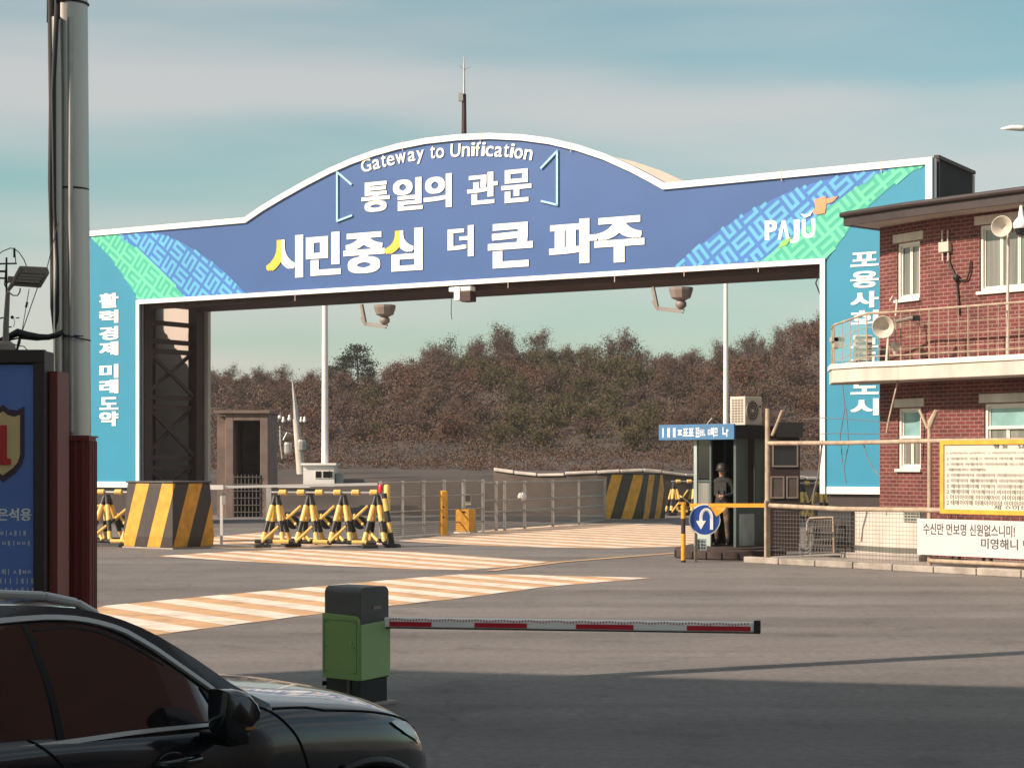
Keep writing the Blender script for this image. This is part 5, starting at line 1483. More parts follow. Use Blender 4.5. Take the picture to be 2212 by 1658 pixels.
def horn(lab, p, d, sc, foot):
    r = thing('loudspeaker', lab, 'loudspeaker', p, 0, 'horn loudspeakers on the house')
    prof = [(.05,-.42),(.06,-.34),(.055,-.26),(.08,-.18),(.13,-.08),(.205,0),(.225,.012),(.215,.015),(.195,-.005),(.12,-.09),(.06,-.19),(.0,-.2)]
    m = MB(); m.lathe([(a*sc, b*sc) for a, b in prof], 28, dirM(p, d), caps=True); m.build('horn', M['ac_cream'], r, smooth=R(50.))
    m = MB(); m.lathe([(.09*sc,-.52*sc),(.09*sc,-.40*sc)], 14, dirM(p, d)); m.build('driver', M['lamp_grey'], r)
    m = MB(); m.tube([p - Vector(d).normalized()*.35*sc, p - Vector(d).normalized()*.35*sc + Vector((.03,.02,-.08)), foot], .03, n=8); m.build('bracket', M['ac_cream'], r)
    return r
p = px(1908,706,39.9); horn('horn loudspeaker fixed to the balcony railing at the corner of the house', p, (-.45,-.9,-.12), 1.08, Vector((p.x+.12,p.y+.25,zb1)))
p = px(2164,489,38.0); horn('horn loudspeaker on a white pole before the upper front window', p, (-.55,-.85,.05), .98, Vector((p.x+.14,p.y+.1,zb1)))
cv = thing('surveillance_camera', 'white dome surveillance camera hanging under the eaves at the right edge', 'camera', px(2206,455,37.9))
p = px(2206,478,37.9)
m = MB(); m.lathe([(.03,.32),(.05,.2),(.06,.1),(.16,-.02),(.17,-.12),(.15,-.15)], 20, Matrix.Translation(p)); m.build('housing', M['gate_white'], cv, smooth=R(50.))
m = MB(); m.lathe([(.13,-.14),(.13,-.2),(.09,-.28),(.02,-.31)], 18, Matrix.Translation(p)); m.build('dome', M['dark_glass'], cv, smooth=R(50.))
m = MB(); m.tube([p+Vector((0,0,.3)), p+Vector((.1,.1,.38)), p+Vector((.3,.5,.38))], .03, n=8); m.build('arm', M['gate_white'], cv)
ht = thing('bullet_camera', 'short black camera on a bracket fixed to the balcony handrail', 'camera', px(1965,690,39.6))
m = MB(); m.tube([px(1936,694,39.6), px(1972,686,39.5)], .045, n=10); m.build('body', M['lamp_grey'], ht)
m = MB(); m.obox(px(1968,692,39.5), (.2,0,0), (0,.08,0), (0,0,.11)); m.build('mount', M['black'], ht, bevel=.01)
hp = thing('small_speaker', 'small cream cone speaker hanging behind the balcony railing', 'loudspeaker', px(1934,760,40.2))
m = MB(); p = px(1934,752,40.2); m.lathe([(.10,.12),(.11,.05),(.06,-.08),(.02,-.16)], 14, Matrix.Translation(p)); m.build('cone', M['ac_cream'], hp)
m = MB(); m.tube([px(1922,650,40.3), px(1928,640,40.3), px(1938,648,40.3), px(1934,690,40.25), p], .022, n=8); m.build('stem', M['ac_cream'], hp)

# ------------------------------------------------------------------ guard booth
BC = Vector((5.02, 41.5)); BL = Vector((-.707,.707)); BR = Vector((.707,.707))
def bp_(l, r_, z): p = BC + BL*l + BR*r_; return Vector((p.x, p.y, z))
bo = thing('guard_booth', 'dark green guard booth with a blue sign, open doorway and round platform', 'guard booth', bp_(.6,.55,.27))
zR, zS, zF = Yv(917,41.5), Yv(946,41.5), .27
L3, R3 = Vector((BL.x,BL.y,0)), Vector((BR.x,BR.y,0))
Wd, Dp = 1.22, 1.12
pf_ = thing('booth_platform', 'round dark step platform carrying the guard booth', 'platform', bp_(.6,.5,0))
m = MB(); m.lathe([(1.22,0),(1.26,.03),(1.26,.20),(1.22,.22),(1.12,.222),(1.12,.262),(0.0,.265)], 40, Matrix.Translation(bp_(.58,.5,0)), caps=False); m.build('disc', M['platform'], pf_, smooth=R(30.))
m = MB(); 
for k in range(11):
    w = R(190+k*16); c_ = bp_(.58,.5,.1); m.box(c_ + Vector((1.26*math.cos(w),1.26*math.sin(w),0)), (.05,.05,.15), w)
m.build('skirt_block', M['dark_brown'], pf_)
m = MB(); m.obox(bp_(Wd-.09,0,zF), L3*.09, R3*.09, (0,0,zS-zF)); m.build('corner_post', M['booth_pale'], bo)
m = MB(); m.obox(bp_(0,0,zF), L3*.07, R3*.07, (0,0,zS-zF)); m.obox(bp_(0,Dp-.08,zF), L3*.08, R3*.08, (0,0,zS-zF)); m.obox(bp_(Wd-.09,Dp-.08,zF), L3*.09, R3*.08, (0,0,zS-zF)); m.build('corner_post', M['booth_green'], bo)
m = MB(); m.obox(bp_(.003,.073,zF), L3*.05, R3*(Dp-.16), (0,0,.95)); m.obox(bp_(.003,.073,zF+.95), L3*.05, R3*.36, (0,0,zS-zF-.953)); m.obox(bp_(.003,Dp-.42,zF+.952), L3*.05, R3*.33, (0,0,zS-zF-.955)); m.build('side_wall', M['booth_green'], bo)
m = MB(); m.obox(bp_(-.015,.10,zF+.02), L3*.012, R3*.55, (0,0,.72)); m.build('peeling_panel', M['booth_pale'], bo)
m = MB(); m.obox(bp_(.02,.44,zF+.955), L3*.012, R3*(Dp-.88), (0,0,zS-zF-.96)); m.build('side_window', M['dark_glass'], bo)
m = MB(); m.obox(bp_(.095,Dp-.07,zF), L3*(Wd-.2), R3*.05, (0,0,zS-zF-.003)); m.obox(bp_(Wd-.06,.10,zF), L3*.05, R3*(Dp-.2), (0,0,zS-zF-.003)); m.build('back_wall', M['booth_dark'], bo)
m = MB(); m.obox(bp_(.74,.01,zF), L3*.38, R3*.05, (0,0,.85)); m.build('door_panel', M['booth_pale'], bo)
m = MB(); m.obox(bp_(.72,.012,zF+.852), L3*.05, R3*.06, (0,0,zS-zF-.855)); m.obox(bp_(.77,.012,zF+1.45), L3*.34, R3*.06, (0,0,.05)); m.build('mullion', M['booth_green'], bo)
m = MB(); m.obox(bp_(.775,.03,zF+.853), L3*.335, R3*.012, (0,0,.58)); m.build('pane', M['win_glass'], bo)
m = MB(); m.obox(bp_(.775,.03,zF+1.52), L3*.335, R3*.012, (0,0,zS-zF-1.55)); m.build('pane', M['dark_glass'], bo)
m = MB(); m.obox(bp_(-.12,-.14,zS), L3*(Wd+.5), R3*(Dp+.35), (0,0,zR-zS-.01)); m.build('roof', M['black_steel'], bo)
m = MB(); m.obox(bp_(-.10,-.20,zS-.03), L3*2.20, R3*.055, (0,0,zR-zS+.05)); sgn = m.build('sign', M['booth_blue'], bo, bevel=.008)
m = MB()
for body, l0, l1 in (('ㅣㅐㅐㅍ표표', 1.98, 1.05), ('표토ㅂㅂㄴ', 1.00, .72), ('ㅁ머므', .64, .36), ('ㄴr', .22, .06)):
    put_text(m, body, lambda x, y, l0=l0, l1=l1: bp_(l0+(l1-l0)*x, -.203, zS+.03+y*.22), R3*-.004, .03)
m.build('lettering', M['letter_white'], sgn, fix=False)
m = MB(); m.tube([bp_(.7,-.16,zR+.02), bp_(.62,-.16,zR+.1), bp_(.55,-.16,zR+.16)], .012, n=6); m.build('clip', M['ac_cream'], bo)
m = MB(); m.obox(bp_(.10,.55,zF+.62), L3*.62, R3*.4, (0,0,.05)); m.obox(bp_(.25,.62,zF+.67), L3*.3, R3*.04, (0,0,.24)); m.build('desk', M['dark_brown'], bo)
# air conditioner on its roof
ac = thing('air_conditioner', 'cream outdoor air conditioner unit with a round fan on the booth roof', 'air conditioner', bp_(.35,.5,zR))
zA = Yv(856,41.9)
aL, aR = .44, .62; o_ = bp_(.02,.36,zR)
m = MB(); m.obox(o_, L3*aL, R3*aR, (0,0,zA-zR)); m.build('casing', M['ac_cream'], ac, bevel=.015)
m = MB(); m.obox(o_+L3*.02, L3*.05, R3*aR, (0,0,-.03)); m.obox(o_+L3*(aL-.07), L3*.05, R3*aR, (0,0,-.03)); m.build('foot', M['black_steel'], ac)
m = MB()
for i in range(4):
    for j in range(9): m.obox(o_+L3*(.06+i*.085)-R3*.006+Vector((0,0,.06+j*.06)), L3*.062, R3*.008, (0,0,.042))
m.build('side_vent', M['lamp_grey'], ac)
c_ = o_ + R3*.25 + Vector((0,0,(zA-zR)*.5)) - L3*.004
m = MB(); m.lathe([(.235,-.008),(.235,.008),(.02,.010)], 28, dirM(c_, -L3)); m.build('fan_opening', M['lamp_glass'], ac)
m = MB(); m.lathe([(.05,.012),(.04,.03)], 12, dirM(c_, -L3))
for rr in (.09,.15,.21,.238):
    m.tube([c_ - L3*.016 + R3*rr*math.cos(w) + Vector((0,0,rr*math.sin(w))) for w in [k*math.pi/16 for k in range(33)]], .006, n=5)
m.build('fan_guard', M['ac_cream'], ac)
m = MB(); m.obox(o_+R3*(aR-.10)-L3*.004+Vector((0,0,(zA-zR)*.62)), L3*.006, R3*.06, (0,0,.05)); m.build('badge', M['black'], ac)

# ------------------------------------------------------------------ the soldier standing in the doorway
def soldier():
    o3 = Vector((px(1560,0,42.05).x, 42.05, .275))
    r = thing('person', 'soldier in camouflage trousers, dark jacket and helmet standing in the booth doorway', 'person', o3, R(-22))
    J = {}; Ed = []
    def j(n, p, rad, par=None):
        J[n] = (Vector(p), rad if isinstance(rad, tuple) else (rad, rad))
        if par: Ed.append((par, n))
    # facing -y (towards the road)
    j('pelvis',(0,0,.98),(.155,.115)); j('waist',(0,-.01,1.13),(.145,.105),'pelvis'); j('chest',(0,-.01,1.34),(.175,.125),'waist'); j('upper',(0,.0,1.47),(.14,.10),'chest')
    j('neck',(0,0,1.56),.06,'upper'); j('jaw',(0,-.022,1.645),(.068,.078),'neck'); j('head',(0,-.012,1.73),(.078,.095),'jaw'); j('crown',(0,0,1.80),(.06,.07),'head')
    for sx, n in ((-1,'l'),(1,'r')):
        j('hip'+n,(sx*.095,0,.90),.105,'pelvis'); j('thigh'+n,(sx*.115,-.02,.70),.088,'hip'+n)
        j('knee'+n,(sx*.125,-.035,.50),.066,'thigh'+n); j('calf'+n,(sx*.13,-.005,.33),.064,'knee'+n); j('ankle'+n,(sx*.135,.02,.10),.048,'calf'+n)
        j('heel'+n,(sx*.137,.035,.048),.046,'ankle'+n); j('ball'+n,(sx*.15,-.12,.042),(.05,.036),'heel'+n); j('toe'+n,(sx*.155,-.19,.036),(.04,.03),'ball'+n)
        j('sho'+n,(sx*.20,.0,1.46),.078,'upper')
        if n == 'r':   # arm bent across the chest
            j('elb'+n,(sx*.27,-.03,1.18),.05,'sho'+n); j('wri'+n,(sx*.10,-.24,1.13),.034,'elb'+n); hd, pl_ = Vector((-.85,-.25,.05)).normalized(), Vector((0,0,1))
        else:
            j('elb'+n,(sx*.26,.03,1.17),.05,'sho'+n); j('wri'+n,(sx*.27,-.06,.93),.034,'elb'+n); hd, pl_ = Vector((0,-.18,-1)).normalized(), Vector((0,1,0))
        w0 = J['wri'+n][0]; side = hd.cross(pl_).normalized()
        j('palm'+n, w0+hd*.055, (.036,.022), 'wri'+n); j('knuck'+n, w0+hd*.085, (.038,.02), 'palm'+n)
        for k, (off, ln) in enumerate(((-.030,.062),(-.010,.074),(.010,.070),(.029,.055))):
            b = w0+hd*.098+pl_*off; curl = side*(.012 if n == 'l' else -.012)
            j(f'f{k}a{n}', b, .0105, 'knuck'+n); j(f'f{k}b{n}', b+hd*ln*.5+curl*.6, .0095, f'f{k}a{n}'); j(f'f{k}c{n}', b+hd*ln*.92+curl*2.0, .008, f'f{k}b{n}')
        t0 = w0+hd*.035-pl_*.036
        j('t0'+n, t0, .013, 'palm'+n); j('t1'+n, t0+hd*.03-pl_*.018+side*.006, .011, 't0'+n); j('t2'+n, t0+hd*.055-pl_*.018+side*.012, .009, 't1'+n)
    names = list(J); idx = {n: i for i, n in enumerate(names)}
    me = bpy.data.meshes.new('person_rig'); me.from_pydata([tuple(J[n][0]) for n in names], [(idx[a], idx[b]) for a, b in Ed], [])
    tmp = bpy.data.objects.new('person_rig', me); COL.objects.link(tmp)
    sk = tmp.modifiers.new('skin','SKIN'); sk.use_smooth_shade = True
    lay = me.skin_vertices[0] if me.skin_vertices else None
    if lay is None:
        bm = bmesh.new(); bm.from_mesh(me); bm.verts.layers.skin.verify(); bm.to_mesh(me); bm.free(); lay = me.skin_vertices[0]
    for n in names:
        lay.data[idx[n]].radius = J[n][1]; lay.data[idx[n]].use_root = (n == 'pelvis')
    ss_ = tmp.modifiers.new('sub','SUBSURF'); ss_.levels = 2; ss_.render_levels = 2
    dg = bpy.context.evaluated_depsgraph_get(); dg.update()
    bmsh = bpy.data.meshes.new_from_object(tmp.evaluated_get(dg))
    bpy.data.objects.remove(tmp)
    camo_m = mat('camouflage', (.10,.065,.045), rough=.85, var=.75, scale=9, detail=3)
    jack = mat('jacket', (.02,.02,.018), rough=.85, var=.4, scale=9); skin = mat('skin', (.42,.24,.17), rough=.55, var=.08); boot = mat('boot', (.012,.011,.011), rough=.4)
    body = bpy.data.objects.new('body', bmsh); COL.objects.link(body); body.parent = r
    bmsh.materials.clear()
    for mm in (camo_m, jack, skin, boot): bmsh.materials.append(mm)
    wr_ = [J['wril'][0], J['wrir'][0]]
    for p in bmsh.polygons:
        c = p.center; k = 0
        if c.z > .98: k = 1
        if c.z > 1.575: k = 2
        if c.z < .16: k = 3
        if (c-wr_[0]).length < .22 and c.z < .925: k = 2
        if (c-wr_[1]).length < .22 and c.x < .095 and c.y < -.2 and abs(c.z-1.13) < .07: k = 2
        p.material_index = k; p.use_smooth = True
    m = MB(); m.lathe([(.128,1.705),(.135,1.72),(.13,1.78),(.105,1.845),(.06,1.88),(.0,1.89)], 22, Matrix.Scale(1.12,4,(0,1,0)), caps=False); m.obox((-.1,-.19,1.715),(.2,0,0),(0,.07,0),(0,0,.015)); m.build('helmet', M['black'], r, local=True, smooth=R(50.))
    m = MB(); m.tube([(0,-.085,1.70),(0,-.115,1.672),(0,-.095,1.66)], [.012,.017,.012], n=8); m.build('nose', skin, body, local=True, smooth=True)
    for sx in (-1,1):
        m = MB(); m.lathe([(.0,-.01),(.012,-.005),(.012,.005),(0,.01)], 10, Matrix.Translation((sx*.031,-.094,1.705)), caps=False); m.build('eye', M['ink'], body, local=True)
        m = MB(); m.lathe([(0,-.03),(.014,-.02),(.016,.01),(.006,.03)], 8, Matrix.Translation((sx*.082,.0,1.69)), caps=False); m.build('ear', skin, body, local=True, smooth=True)
    m = MB(); m.box((0,-.098,1.63), (.045,.012,.009)); m.build('mouth', M['shield_red'], body, local=True)
    m = MB()
    for a_ in ((-.15,-.145,1.16,.30,.05,.28),(-.15,.105,1.16,.30,.05,.28)): m.cbox((a_[0]+.15,a_[1],a_[2]+.14), (a_[3],a_[4],a_[5]), 0, .015)
    m.cbox((-.07,-.185,1.2),(.08,.045,.13),0,.01); m.cbox((.06,-.185,1.2),(.08,.045,.13),0,.01); m.build('vest', M['black'], r, local=True)
    m = MB(); m.lathe([(.162,1.02),(.168,1.03),(.168,1.07),(.162,1.08)], 22, Matrix.Scale(.78,4,(0,1,0)), caps=False); m.build('belt', M['black'], r, local=True)
    return r
soldier()

# ------------------------------------------------------------------ U-turn sign, posts and arm in front of the booth
su = thing('road_sign', 'round blue and white U turn sign on a short post before the booth', 'road sign', gnd(1503,1213))
D_ = gnd(1503,1213).y
c_ = px(1522,1122,D_-.1); rs_ = 34/FPX*D_
fd = Vector((.05,-1,0))
m = MB(); m.lathe([(rs_,-.012),(rs_,.012),(0,.0121)], 36, dirM(c_, fd)); dsk = m.build('disc', M['letter_white'], su)
m = MB(); m.lathe([(rs_*.93,.0),(rs_*.93,.017),(0,.0171)], 36, dirM(c_, fd)); m.build('blue_face', M['road_blue'], su)
S = lambda x, y: Vector((px(x,0,D_-.122).x, D_-.122, Yv(y, D_-.122)))
m = MB(); arc = [(1537,1143),(1537,1118)] + [(1525.5+11.5*math.cos(R(w)), 1117-17*math.sin(R(w))) for w in range(10,181,17)] + [(1514,1128)]
for a, b in zip(arc, arc[1:]):
    a, b = S(*a), S(*b); t = (b-a).normalized(); n_ = Vector((-t.z,0,t.x))*.034; e_ = t*.004
    m.prism([a-n_-e_, b-n_+e_, b+n_+e_, a+n_-e_], (0,-.003,0))
m.prism([S(1503,1124), S(1525,1124), S(1514,1143)], (0,-.004,0)); m.build('arrow', M['letter_white'], su)
b_ = gnd(1503,1213)
m = MB(); m.tube([b_, Vector((b_.x,b_.y,c_.z))], .033, n=10); m.build('post', M['rail_pale'], su)
m = MB(); m.obox(Vector((S(1507,0).x, D_-.07, Yv(1187,D_))), (.20,0,0), (0,.02,0), (0,0,.24)); m.build('small_plate', M['booth_pale'], su)
m = MB()
random.seed(5)
for k in range(9):
    x_, y_ = k % 3, k//3; m.obox(Vector((S(1507,0).x+.015+x_*.058, D_-.073, Yv(1187,D_)+.02+y_*.072)), (random.uniform(.03,.05),0,0), (0,.004,0), (0,0,random.uniform(.03,.055)))
m.build('plate_marks', M['ink'], su)
yp = thing('barrier_post', 'orange and dark banded post with a short top arm left of the U turn sign', 'post', gnd(1476,1214))
b_ = gnd(1476,1214)
m = MB(); m.tube([b_+Vector((0,0,.05)), b_+Vector((0,0,.62))], .05, n=12); m.build('orange_band', M['yellow'], yp)
m = MB(); m.tube([b_+Vector((0,0,.95)), b_+Vector((0,0,1.30))], .05, n=12); m.obox(b_+Vector((-.11,-.04,1.26)), (.16,0,0), (0,.08,0), (0,0,.045)); m.build('orange_band', M['yellow'], yp)
m = MB(); m.tube([b_, b_+Vector((0,0,.05))], .056, n=12); m.tube([b_+Vector((0,0,.62)), b_+Vector((0,0,.95))], .048, n=12); m.build('dark_band', M['dark_brown'], yp)
yb = thing('boom_barrier', 'level orange barrier arm reaching from the booth front to the fence', 'barrier', gnd(1655,1212))
a, b = px(1490,1091,40.4), px(1657,1091,39.95)
m = MB(); m.bar(a, b, .05, .085); m.build('arm', M['yellow'], yb)
t = a.lerp(b,.26), a.lerp(b,.48)
m = MB(); m.prism([t[0]+Vector((0,-.03,-.02)), t[1]+Vector((0,-.03,-.02)), t[1]+Vector((-.08,-.03,-.12)), t[0]+Vector((.14,-.03,-.24))], (0,-.01,0)); m.build('pennant', M['yellow'], yb)
m = MB(); m.prism([t[0]+Vector((.10,-.041,-.06)), t[0]+Vector((.28,-.041,-.06)), t[0]+Vector((.17,-.041,-.17))], (0,-.004,0)); m.build('pennant_mark', M['red_paint'], yb)
m = MB(); p = Vector((b.x-.03,b.y-.02,0)); m.tube([p, p+Vector((0,0,b.z+.1))], .035, n=8); m.build('arm_post', M['rail_pale'], yb)

# guard hut seen between the fence post and the gate pillar
gd = thing('guard_hut', 'dark brown guard hut with framed window behind the fence rails', 'hut', px(1695,1090,44.5))
DG = 45.0
gx = lambda x: px(x,0,DG).x
m = MB(); m.obox((gx(1640),DG,.0), (gx(1728)-gx(1640),0,0), (0,1.2,0), (0,0,Yv(945,DG))); m.build('wall', M['dark_brown'], gd)
m = MB(); m.obox((gx(1672),DG-.12,Yv(944,DG)), (gx(1733)-gx(1672),0,0), (0,1.4,0), (0,0,Yv(912,DG)-Yv(944,DG))); m.build('roof', M['black_steel'], gd)
for xa, xb, ya, yb_, g1 in ((1668,1724,957,1008,1),(1664,1694,1028,1076,0),(1698,1724,1028,1076,0)):
    f = MB(); x0_, x1_, z0_, z1_ = gx(xa), gx(xb), Yv(yb_,DG), Yv(ya,DG); w_ = .035
    f.obox((x0_,DG-.04,z0_), (x1_-x0_,0,0), (0,.038,0), (0,0,w_)); f.obox((x0_,DG-.04,z1_-w_), (x1_-x0_,0,0), (0,.038,0), (0,0,w_)); f.obox((x0_,DG-.04,z0_+w_), (w_,0,0), (0,.038,0), (0,0,z1_-z0_-2*w_)); f.obox((x1_-w_,DG-.04,z0_+w_), (w_,0,0), (0,.038,0), (0,0,z1_-z0_-2*w_))
    fo = f.build('window', M['lamp_grey'], gd)
    f = MB(); f.obox((x0_+w_,DG-.02,z0_+w_), (x1_-x0_-2*w_,0,0), (0,.018,0), (0,0,z1_-z0_-2*w_)); f.build('pane', M['dark_glass'] if g1 else M['lamp_glass'], fo)
# end of a street lamp arm reaching in from the right
sl_ = thing('street_lamp', 'slim street lamp head reaching into the sky at the right edge', 'street lamp', px(2330,1180,44))
m = MB(); b_ = px(2330,0,44); b_.z = 0; m.tube([b_, Vector((b_.x,44,9.4))], [.1,.06], n=12); m.build('pole', M['galv'], sl_)
m = MB(); m.tube([Vector((b_.x,44,9.4)), px(2290,262,44), px(2216,278,44)], .04, n=8); m.build('arm', M['black_steel'], sl_)
m = MB(); m.tube([px(2218,278,44), px(2204,277,44), px(2185,276,44), px(2162,278.5,44)], [.06,.07,.065,.015], n=10); m.build('lamp_head', M['gate_white'], sl_, smooth=True)
# ------------------------------------------------------------------ boom gate
bc = Vector((-1.337, 16.3, 0)); bl_ = Vector((-.77,.64,0)); br_ = Vector((.64,.77,0))
bg = thing('boom_gate', 'green and charcoal boom gate cabinet with a striped horizontal arm', 'boom gate', bc)
def bq(l, r_, z): return bc + bl_*l + br_*r_ + Vector((0,0,z))
LW, RW, HT = .45, .37, 1.055
def rounded_top(l0, l1, r0, r1, z0, z1, rad, axis):
    """box whose top edges across one axis are rounded"""
    m = MB(); prof = []
    a0, a1 = (l0, l1) if axis == 'l' else (r0, r1)
    for k in range(9):
        w = R(180-k*11.25) ; prof.append((a0+rad+rad*math.cos(w), z1-rad+rad*math.sin(w)))
    for k in range(9):
        w = R(90-k*11.25); prof.append((a1-rad+rad*math.cos(w), z1-rad+rad*math.sin(w)))
    prof = [(a0, z0)] + prof + [(a1, z0)]
    if axis == 'l': m.prism([bq(a, r0, z) for a, z in prof], br_*(r1-r0))
    else: m.prism([bq(l0, a, z) for a, z in prof], bl_*(l1-l0))
    return m
zg0, zg1 = .235, .80
m = MB(); m.obox(bq(.012,.012,.0), bl_*(LW-.024), br_*(RW-.024), (0,0,zg0)); m.build('base', M['near_black'], bg, bevel=.006)
m = MB(); m.obox(bq(.13,.0,.0), bl_*.035, br_*.01, (0,0,zg0)); m.build('base_strip', M['charcoal'], bg)
rounded_top(.0, LW-.0, .006, RW-.004, zg0+.002, HT, .06, 'r').build('hood', M['charcoal'], bg, smooth=R(30.), bevel=.006)
def leaf_panel(pts, off, t, dr, name, mt):
    m = MB(); m.prism(pts, dr*t); return m.build(name, mt, bg, bevel=.004)
r_ = .05
lp = [(0.004,zg0),(LW+.012,zg0),(LW+.012,zg1+.012)] + [(0.004+r_-r_*math.cos(R(90-k*11.25)) - 0, zg1-r_+r_*math.sin(R(90-k*11.25))+.0) for k in range(9)]
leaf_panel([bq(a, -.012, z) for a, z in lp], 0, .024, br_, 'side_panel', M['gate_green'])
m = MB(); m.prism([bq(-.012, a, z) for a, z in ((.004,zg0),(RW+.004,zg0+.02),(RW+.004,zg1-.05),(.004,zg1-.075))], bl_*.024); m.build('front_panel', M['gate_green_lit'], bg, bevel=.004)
m = MB(); m.obox(bq(LW+.012, .1, .56), bl_*.02, br_*.07, (0,0,.07)); m.build('lock', M['near_black'], bg)
m = MB(); m.obox(bq(-.006, .16, .855), bl_*.012, br_*.10, (0,0,.028)); m.build('slot', M['lamp_grey'], bg)
m = MB(); m.obox(bq(LW+.013,-.008,.16), bl_*.004, br_*.3, (0,0,.04)); m.build('hinge', M['near_black'], bg)
m = MB()
for z0_ in (.30,.52,.74): m.tube([bq(.06,-.0125,z0_), bq(.06,-.0165,z0_)], .009, n=10); m.tube([bq(LW-.04,-.0125,z0_), bq(LW-.04,-.0165,z0_)], .009, n=10)
m.build('panel_screw', M['lamp_grey'], bg)
m = MB(); m.obox(bq(.03,-.0135,.285), bl_*.0035, br_*.002, (0,0,.47)); m.obox(bq(.03,-.0135,.755), bl_*(LW-.05), br_*.002, (0,0,.0035)); m.obox(bq(LW-.02,-.0135,.285), bl_*.0035, br_*.002, (0,0,.47)); m.build('door_seam', M['near_black'], bg)
m = MB(); m.tube([bq(.10,-.0125,.56), bq(.10,-.018,.56)], .016, n=14); m.build('key_lock', M['steel'], bg)
m = MB(); m.obox(bq(-.06,-.06,.0), bl_*(LW+.12), br_*(RW+.12), (0,0,.03)); m.build('footing', M['concrete'], bg, bevel=.006)
# arm
a = px(830,1343,16.55); b = px(1630,1354,15.9)
ax = (b-a).normalized(); az = Vector((0,0,1)); ay = ax.cross(az).normalized()
hA_ = .088
m = MB(); m.obox(a - ay*.03 - az*hA_/2, (b-a), ay*.05, az*hA_); arm = m.build('arm', M['letter_white'], bg, bevel=.012)
for x0, x1 in ((843,937),(1032,1147),(1253,1376),(1489,1622)):
    t0, t1 = (x0-830)/800, (x1-830)/800
    m = MB(); m.obox(a.lerp(b,t0) + ay*.0205 - az*.034, (b-a)*(t1-t0), ay*.003, az*.042); m.obox(a.lerp(b,t0) - ay*.0335 - az*.034, (b-a)*(t1-t0), ay*.003, az*.042)
    m.build('red_band', M['red_paint'], arm)
m = MB()
for k in range(120):
    t = .018 + k*.0081; L = .014
    m.obox(a.lerp(b,t) + ay*.0205 + az*(.018+.006*math.sin(k*.7)), ax*L*.6, ay*.003, az*.016)
m.build('red_ticks', M['red_paint'], arm)
m = MB(); m.obox(a - ay*.028 - az*(hA_/2+.010), (b-a), ay*.046, az*.010); m.build('rubber_edge', M['near_black'], arm)
m = MB(); m.obox(b - ax*.004 - ay*.04 - az*.054, ax*.055, ay*.07, az*.114); m.build('end_cap', M['near_black'], arm, bevel=.006)

# ------------------------------------------------------------------ the black car
CM = Vector((-1.22, 7.65, 0)); CT = R(48)
car = thing('parked_car', 'glossy black sport utility car with silver window trim and roof rail at the lower left', 'car', CM, CT)
car_paint = mat('car_paint', (.018,.021,.024), rough=.22, metal=.2, var=.1, coat=1.0, spec=.6)
car_trim = mat('car_trim', (.80,.80,.80), rough=.35, metal=.25, var=.05)
car_rail = mat('car_rail', (.62,.61,.60), rough=.4, metal=.3, var=.06)
car_glass = mat('car_glass', (.014,.010,.010), rough=.03, var=.05, spec=.8)
car_glass.node_tree.nodes['Principled BSDF'].inputs['IOR'].default_value = 2.3
car_black = mat('car_black', (.006,.006,.007), rough=.3, spec=.5)
car_gap = mat('car_gap', (.002,.002,.002), rough=.8)
car_lens = mat('car_lens', (.85,.88,.88), rough=.15, var=.2, scale=12, spec=.8)
tyre_m = mat('tyre', (.015,.015,.015), rough=.8); rim_m = mat('rim', (.35,.35,.36), rough=.3, metal=.8)
CF = Vector((math.cos(CT), math.sin(CT), 0)); CL = Vector((-math.sin(CT), math.cos(CT), 0))
WID = 1.86
K_in = [(-3.45,.35),(-3.3,.16),(-2.9,.05),(-2.3,.0),(0,.0),(.85,.012),(1.12,.045),(1.29,.10),(1.42,.18),(1.52,.30),(1.58,.46)]
K_ze = [(-3.45,1.02),(-3.2,1.14),(-.9,1.115),(0,1.075),(.3,1.115),(.7,1.085),(1.03,1.035),(1.22,.975),(1.36,.885),(1.47,.76),(1.58,.60)]
K_cr = [(-3.45,.0),(.0,.015),(.25,.035),(.8,.06),(1.25,.075),(1.58,.05)]
def half_ring(a):
    i, ze, cr = interp(K_in,a), interp(K_ze,a), interp(K_cr,a)
    zz = lambda f: .26+(ze-.26)*f
    key = [(.14,zz(0)),(.03,zz(.08)),(.0,zz(.32)),(-.005,zz(.60)),(.0,zz(.80)),(.02,zz(.90)),(.055,zz(.965)),(.12,ze),(.30,ze+cr*.55),(.55,ze+cr*.85),(WID/2-i,ze+cr)]
    out = []
    for k in range(len(key)-1):
        p0, p1 = key[k], key[k+1]; q0 = key[max(0,k-1)]; q3 = key[min(len(key)-1,k+2)]
        for s_ in range(3):
            t = s_/3
            f = lambda A,B,C,D_: .5*((2*B)+(-A+C)*t+(2*A-5*B+4*C-D_)*t*t+(-A+3*B-3*C+D_)*t**3)
            out.append((f(q0[0],p0[0],p1[0],q3[0])+i, f(q0[1],p0[1],p1[1],q3[1])))
    out.append((WID/2, ze+cr))
    return out
sta = [-3.45+k*.07 for k in range(int(5.03/.07)+1)] + [1.58]
m = MB(); rows_ = []
for a_ in sta:
    hr = half_ring(a_); ring = [(a_, b_, z_) for b_, z_ in hr] + [(a_, WID-b_, z_) for b_, z_ in reversed(hr[:-1])]
    rows_.append(ring)
n = len(rows_[0])
for ring in rows_: m.v += [Vector(p) for p in ring]
AR = ((.86,.36),(-2.05,.36))
for i in range(len(rows_)-1):
    for k in range(n-1):
        q = [i*n+k, i*n+k+1, (i+1)*n+k+1, (i+1)*n+k]
        c_ = sum((m.v[t] for t in q), Vector())/4
        if min(c_.y, WID-c_.y) < .25 and any((c_.x-A[0])**2+(c_.z-A[1])**2 < .455**2 for A in AR): continue
        m.f.append(q); m.m.append(0)
